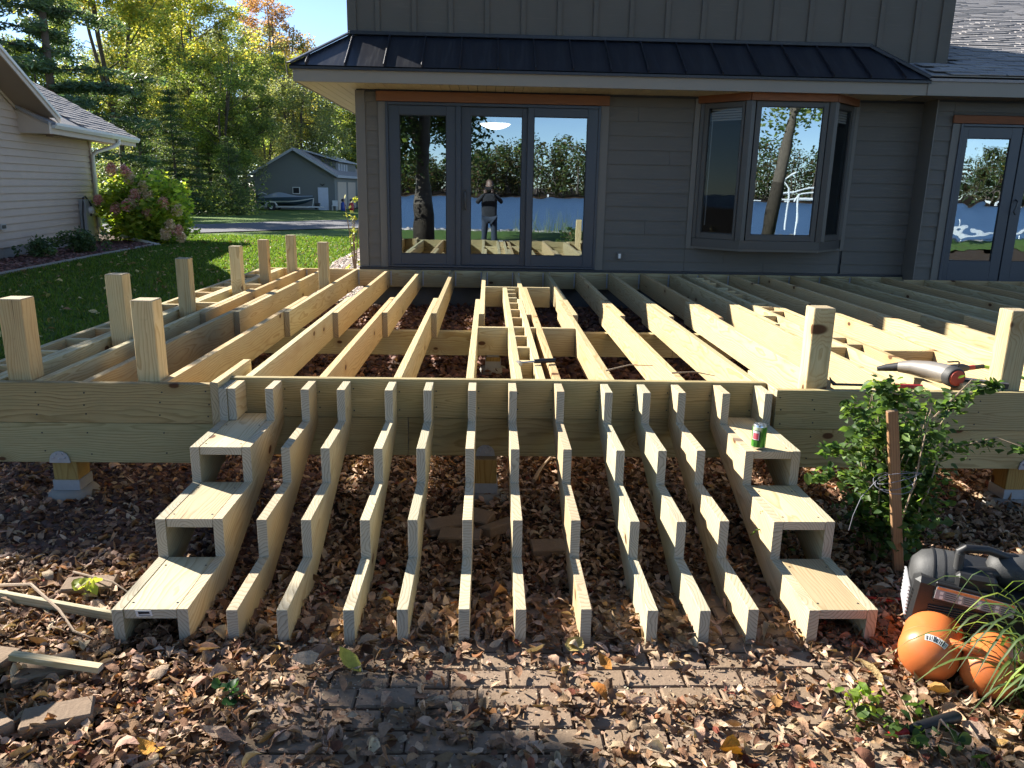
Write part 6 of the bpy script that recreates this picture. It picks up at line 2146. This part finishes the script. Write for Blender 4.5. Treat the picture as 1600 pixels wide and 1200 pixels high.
while a < 126:
    w_ = g11.choice((1.0, 1.6, 2.6))
    tank_sticker(0, R(a), R(min(127, a + w_)), R(51), R(g11.choice((65, 62))), 'comp_black', 'barcode_bar', 0.0018)
    a += w_ + g11.choice((1.4, 2.2))
# ------------------------------------------------------------------ tools on the deck
nl = thing('framing_nailer', 'silver framing nailer with red end cap lying on the right rim joist', 'nail gun', (2.4, 4.0, 0.66))
MB().lathe((2.485, 3.915, 0.716), (-0.09, 0.99, 0.03), [(0.0, 0.050), (0.008, 0.055), (0.05, 0.055), (0.055, 0.050)], 24).build('cap_housing', 'comp_grey', nl, True)
MB().lathe((2.486, 3.9145, 0.716), (-0.09, 0.99, 0.03), [(-0.010, 0.018), (-0.008, 0.040), (0.0, 0.043)], 24).build('exhaust_cap', 'nail_red', nl, True)
MB().tube([(2.480, 3.965, 0.718), (2.462, 4.01, 0.720), (2.42, 4.08, 0.722), (2.36, 4.14, 0.722), (2.31, 4.18, 0.715)], [0.050, 0.054, 0.050, 0.040, 0.030], 20).build('body', 'nail_silver', nl, True)
MB().tube([(2.31, 4.18, 0.715), (2.26, 4.22, 0.70), (2.22, 4.24, 0.688)], [0.026, 0.020, 0.012], 10).build('nose', 'dark_metal', nl, True)
MB().tube([(2.44, 3.99, 0.735), (2.52, 4.04, 0.742), (2.60, 4.07, 0.738), (2.64, 4.08, 0.735)], [0.028, 0.021, 0.024, 0.016], 12).build('handle', 'comp_grey', nl, True)
board('magazine', (2.47, 3.99, 0.697), (2.76, 3.90, 0.680), 0.034, 0.026, 'dark_metal', nl, c=0.004)
board('magazine_rail', (2.50, 3.965, 0.709), (2.75, 3.89, 0.697), 0.006, 0.028, 'steel', nl, c=0.001)
MB().tube([(2.64, 4.08, 0.735), (2.68, 4.085, 0.738)], 0.013, 10).build('air_fitting', 'bar_red', nl, True)
hs = MB().tube([(2.68, 4.085, 0.738), (2.73, 4.08, 0.745), (2.79, 4.06, 0.738), (2.85, 4.01, 0.720), (2.95, 3.97, 0.685), (3.2, 4.0, 0.672), (3.5, 4.1, 0.672)], 0.0095, 8).build('air_hose', 'hose_green', None, True)
setp(hs, 'lime green air hose running from the nailer to the right', 'hose')
MB().tube([(2.675, 4.085, 0.737), (2.73, 4.081, 0.7455)], 0.0125, 8).build('bend_guard', 'dark_metal', hs, True)
ak = MB().tube([(2.475, 4.0, 0.785), (2.545, 4.02, 0.784), (2.553, 4.022, 0.778), (2.556, 4.03, 0.735)], 0.0045, 6).build('hex_key', 'dark_metal', None, True)
setp(ak, 'bent dark hex key standing in the nailer handle', 'hex key')
pb_ = thing('pry_bar', 'black bar clamp with dark red grip lying along the right rim top', 'bar clamp', (2.05, 3.92, 0.665))
MB().tube([(1.835, 3.93, 0.672), (2.0, 3.92, 0.672), (2.12, 3.91, 0.672)], 0.007, 6).build('bar', 'dark_metal', pb_, True)
MB().tube([(1.84, 3.93, 0.672), (1.822, 3.935, 0.690), (1.815, 3.94, 0.708)], [0.012, 0.008, 0.003], 6).build('claw', 'dark_metal', pb_, True)
MB().tube([(2.11, 3.91, 0.674), (2.2, 3.90, 0.672), (2.29, 3.89, 0.670)], [0.010, 0.014, 0.016], 8).build('grip', 'bar_red', pb_, True)
hm = thing('hammer', 'steel hammer with black grip lying across the seam joists', 'hammer', (0.28, 4.36, 0.67))
MB().tube([(0.272, 4.37, 0.680), (0.33, 4.385, 0.681), (0.395, 4.40, 0.681)], [0.012, 0.014, 0.013], 10).build('grip', 'comp_black', hm, True)
MB().tube([(0.195, 4.35, 0.676), (0.272, 4.37, 0.679)], [0.005, 0.006], 8).build('shaft', 'steel', hm, True)
MB().tube([(0.19, 4.31, 0.676), (0.188, 4.35, 0.676), (0.17, 4.39, 0.675)], [0.011, 0.012, 0.004], 8).build('head', 'steel', hm, True)
tl = thing('hand_tool', 'black handled tool with a red end lying in the leaves at bottom right', 'hand tool', (1.38, 2.06, 0.03))
MB().tube([(1.318, 2.035, 0.035), (1.36, 2.04, 0.045), (1.44, 2.06, 0.055), (1.49, 2.07, 0.058), (1.50, 2.075, 0.058)], [0.013, 0.019, 0.018, 0.020, 0.014], 12).build('grip', 'comp_black', tl, True)
MB().tube([(1.32, 2.035, 0.035), (1.28, 2.03, 0.028), (1.245, 2.035, 0.022)], [0.012, 0.010, 0.007], 10).build('red_end', 'red_plastic', tl, True)
# thin cord near the tape of the compressor
cd_ = MB().tube([(1.48, 2.9, .03), (1.55, 2.86, .035), (1.66, 2.83, .03), (1.80, 2.86, .03)], 0.007, 6).build('dark_red_cord', 'bar_red', None, True)
setp(cd_, 'dark red cord lying in the shade behind the compressor', 'cord')

# ------------------------------------------------------------------ the lake side (seen in the glass)
broad_tree('shore', 14, 3.3, 0.20, 60000, 0.15, [tuple(q * 0.6 for q in c) for c in G_MID[:3] + G_DK], None, 61, ncl=170, forks=2, cl_r=0.75, trunk_r=0.29, droop=0.55)
plant_tree('shore', 'shade_tree', -1.95, -4.6, 1.0, 'big dark trunked shade tree between the house and the lake', rz=0.9, z=0.0)
broad_tree('ash', 13, 4.6, 0.40, 11000, 0.17, G_MID + G_YEL[:1], None, 62, ncl=70, forks=2, cl_r=0.8, trunk_r=0.21, droop=0.55, lean=0.16, bark='bark')
plant_tree('ash', 'leaning_tree', 9.3, -8.0, 1.0, 'pale leaning tree with hanging leaves on the lake shore', rz=0.1, z=-0.1)
# far shore wood as one mass
g12 = np.random.default_rng(120)
CC, Rr, tone = [], [], []
trunks = MB()
for i in range(420):
    x = g12.uniform(-140, 230); y = -g12.uniform(170, 196)
    H_ = g12.uniform(8.0, 12.5) * (1.15 if x < -6 else 1.0) * (0.85 + 0.25 * math.sin(x * 0.11))
    w_ = g12.uniform(2.8, 4.8)
    for k in range(16):
        t_ = g12.uniform(0.0, 1)
        rr = w_ * math.sin(math.pi * (0.25 + 0.68 * t_)) ** 0.7
        a = g12.uniform(0, 6.28)
        CC.append((x + math.cos(a) * rr * .6, y + math.sin(a) * rr * .6, 0.9 + H_ * t_)); Rr.append(w_ * 0.42)
    trunks.tube([(x, y + 1.5, 0.3), (x + g12.normal(0, .3), y + 1.5, H_ * .8)], [0.22, 0.08], 5)
V, F, cols = leaf_cloud(np.array(CC), np.array(Rr) * 1.15, 190000, 0.66, g12, [tuple(q * 0.6 for q in c) for c in G_MID + G_DK] + [(0.16, 0.10, 0.05), (0.14, 0.12, 0.07), (0.20, 0.17, 0.06)], [3, 3, 3, 2, 2, 2, 2, 3, 3, 2], 0.7, 0.9, 1.0, 0.25, 0.4)
o = link('far_shore_wood', fast_mesh('far_shore_wood', V, F, cols, 'leaf'))
o['kind'] = 'stuff'
o = trunks.build('far_shore_trunks', 'bark', None); o['kind'] = 'stuff'
b = MB()
for i in range(30):
    x = -50 + i * 8 + g12.uniform(-3, 3)
    b.box(x, x + g12.uniform(0.4, 1.6), -167.5, -166.5, -0.4, g12.uniform(-0.2, 0.35))
o = b.build('far_docks', 'white_paint', None); o['kind'] = 'stuff'
# shore stones, reeds
scatter_bits('shore_stones', np.array([(g12.uniform(-16, 22), -16.6 + g12.normal(0, .5), -0.42 + g12.uniform(0, .1)) for _ in range(1500)]), 0.3, [(0.4, 0.37, 0.33), (0.3, 0.28, 0.26)], None, seed=9, elong=1.2)
rn = 260
V = []
for i in range(rn):
    x = g12.uniform(1.2, 6.0); y = -14.5 + g12.normal(0, .5); h = g12.uniform(.5, 1.5); dx = g12.normal(0, .25)
    V += [(x - .012, y, -.5), (x + .012, y, -.5), (x + dx, y, h - .5)]
o = link('reeds', fast_mesh('reeds', V, np.arange(3 * rn).reshape(rn, 3), palette(rn, G_GRY, None, .2, g12), 'leaf'))
o['kind'] = 'stuff'
# boat lift frame standing in the water
bl = thing('boat_lift', 'white pipe boat lift frame standing in the lake', 'boat lift', (17.5, -24, LAKE_Z))
b = MB()
for (x, y) in ((16.2, -23), (19.8, -23), (16.2, -26), (19.8, -26)):
    b.tube([(x, y, -1.3), (x, y, 1.55)], 0.06, 8)
b.build('legs', 'white_paint', bl, True)
b = MB()
for y in (-23, -26):
    b.tube([(16.0, y, 1.2), (16.2, y, 1.55), (18, y, 1.95), (21.5, y, 2.05)], 0.05, 8)
    b.tube([(16.2, y, 1.3), (21.5, y, 1.35)], 0.05, 8)
for k in range(7):
    b.tube([(17 + k * .6, -23, 1.3), (17 + k * .6, -23, 1.95)], 0.03, 6)
b.build('rail', 'white_paint', bl, True)
MB().tube([(15.6, -23, -0.2), (15.6, -23, 1.9), (15.3, -23, 2.3), (15.9, -23, 2.7)], 0.05, 8).build('winch_pole', 'white_paint', bl, True)
dk = thing('dock', 'long low white dock reaching over the lake water', 'dock', (24, -22, LAKE_Z))
MB().box(18, 44, -22.6, -21.4, -0.15, -0.05).build('deck_boards', 'white_paint', dk)
b = MB()
for k in range(9):
    b.tube([(18.3 + k * 3.1, -21.5, -1.3), (18.3 + k * 3.1, -21.5, 0.55)], 0.04, 6)
b.build('posts', 'white_paint', dk)

# ------------------------------------------------------------------ the photographer, seen only in the glass
pr = thing('person', 'person in dark hooded top and jeans holding up a phone', 'person', (0.02, -0.42, 0.0))
def skin_mesh(name, verts, edges, rad, mat, root=0, sub=2):
    me = bpy.data.meshes.new(name)
    me.from_pydata([Vector(v) for v in verts], edges, [])
    o = link(name, me, pr)
    o.location = -pr.location
    o.modifiers.new('skin', 'SKIN')
    sv = me.skin_vertices[0].data
    for i, r_ in enumerate(rad):
        sv[i].radius = (r_, r_) if not isinstance(r_, tuple) else r_
    sv[root].use_root = True
    m = o.modifiers.new('sub', 'SUBSURF'); m.levels = sub; m.render_levels = sub
    me.materials.append(M[mat])
    return o
X0, Y0 = 0.02, -0.42
body_v = [(X0, Y0, 0.98), (X0, Y0, 1.15), (X0, Y0 + .01, 1.38), (X0, Y0 + .02, 1.50), (X0, Y0 + .03, 1.58),
          (X0 - .19, Y0, 1.43), (X0 - .30, Y0 + .12, 1.27), (X0 - .13, Y0 + .33, 1.50),
          (X0 + .19, Y0, 1.43), (X0 + .30, Y0 + .12, 1.27), (X0 + .09, Y0 + .33, 1.50),
          (X0 - .10, Y0, 0.90), (X0 - .12, Y0 + .01, 0.50), (X0 - .13, Y0 - .02, 0.09), (X0 - .14, Y0 + .12, 0.05),
          (X0 + .10, Y0, 0.90), (X0 + .12, Y0 + .01, 0.50), (X0 + .13, Y0 - .02, 0.09), (X0 + .14, Y0 + .12, 0.05)]
body_e = [(0, 1), (1, 2), (2, 3), (3, 4), (2, 5), (5, 6), (6, 7), (2, 8), (8, 9), (9, 10), (0, 11), (11, 12), (12, 13), (13, 14), (0, 15), (15, 16), (16, 17), (17, 18)]
body_r = [(.17, .12), (.17, .12), (.19, .12), .075, .06, .075, .055, .04, .075, .055, .04, .10, .07, .05, .04, .10, .07, .05, .04]
skin_mesh('body', body_v, body_e, body_r, 'cloth_dark')
leg_v = body_v[11:15] + body_v[15:19] + [(X0, Y0, 0.97)]
skin_mesh('trousers', leg_v, [(0, 1), (1, 2), (4, 5), (5, 6), (8, 0), (8, 4), (2, 3), (6, 7)], [.108, .08, .062, .05, .108, .08, .062, .05, (.16, .13)], 'denim', 8)
hd = MB().lathe((X0, Y0 + .05, 1.58), (0, 0.06, 1), [(0, 0.03), (0.02, 0.062), (0.07, 0.080), (0.13, 0.082), (0.19, 0.066), (0.225, 0.03)], 20).build('head', 'skin', pr, True)
MB().lathe((X0, Y0 + .03, 1.67), (0, -0.1, 1), [(0, 0.078), (0.05, 0.092), (0.10, 0.086), (0.15, 0.05), (0.165, 0.01)], 20).build('hair', 'hair', pr, True)
MB().tube([(X0, Y0 + .125, 1.69), (X0, Y0 + .148, 1.66), (X0, Y0 + .13, 1.65)], [0.008, 0.013, 0.01], 8).build('nose', 'skin', hd, True)
for s_ in (-1, 1):
    MB().lathe((X0 + .03 * s_, Y0 + .128, 1.70), (0, 1, 0), [(0, .011), (.004, .008)], 8).build('eye', 'label_white', hd)
    MB().lathe((X0 + .082 * s_, Y0 + .045, 1.685), (s_, 0, 0), [(0, .026), (.012, .02)], 8).build('ear', 'skin', hd)
    hx = X0 - .02 + .11 * s_
    hb2 = MB().cbox(Vector((hx, Y0 + .35, 1.55)), (0.035, 0.03, 0.085), 0.012).build('hand', 'skin', pr, True)
    for k in range(4):
        fy = Y0 + .362
        MB().tube([(hx, fy, 1.585 - k * .02), (hx - s_ * .03, fy + .018, 1.59 - k * .02), (hx - s_ * .055, fy + .010, 1.588 - k * .02)], [.009, .008, .007], 6).build('finger', 'skin', hb2, True)
    MB().tube([(hx, fy - .01, 1.54), (hx - s_ * .025, fy - .03, 1.56), (hx - s_ * .045, fy - .03, 1.575)], [.011, .010, .008], 6).build('thumb', 'skin', hb2, True)
ph = MB().cbox(Vector((-0.02, -0.075, 1.63)), (0.155, 0.009, 0.076), 0.004).build('phone', 'dark_metal', None)
setp(ph, 'dark phone held up by the person taking the picture', 'phone')
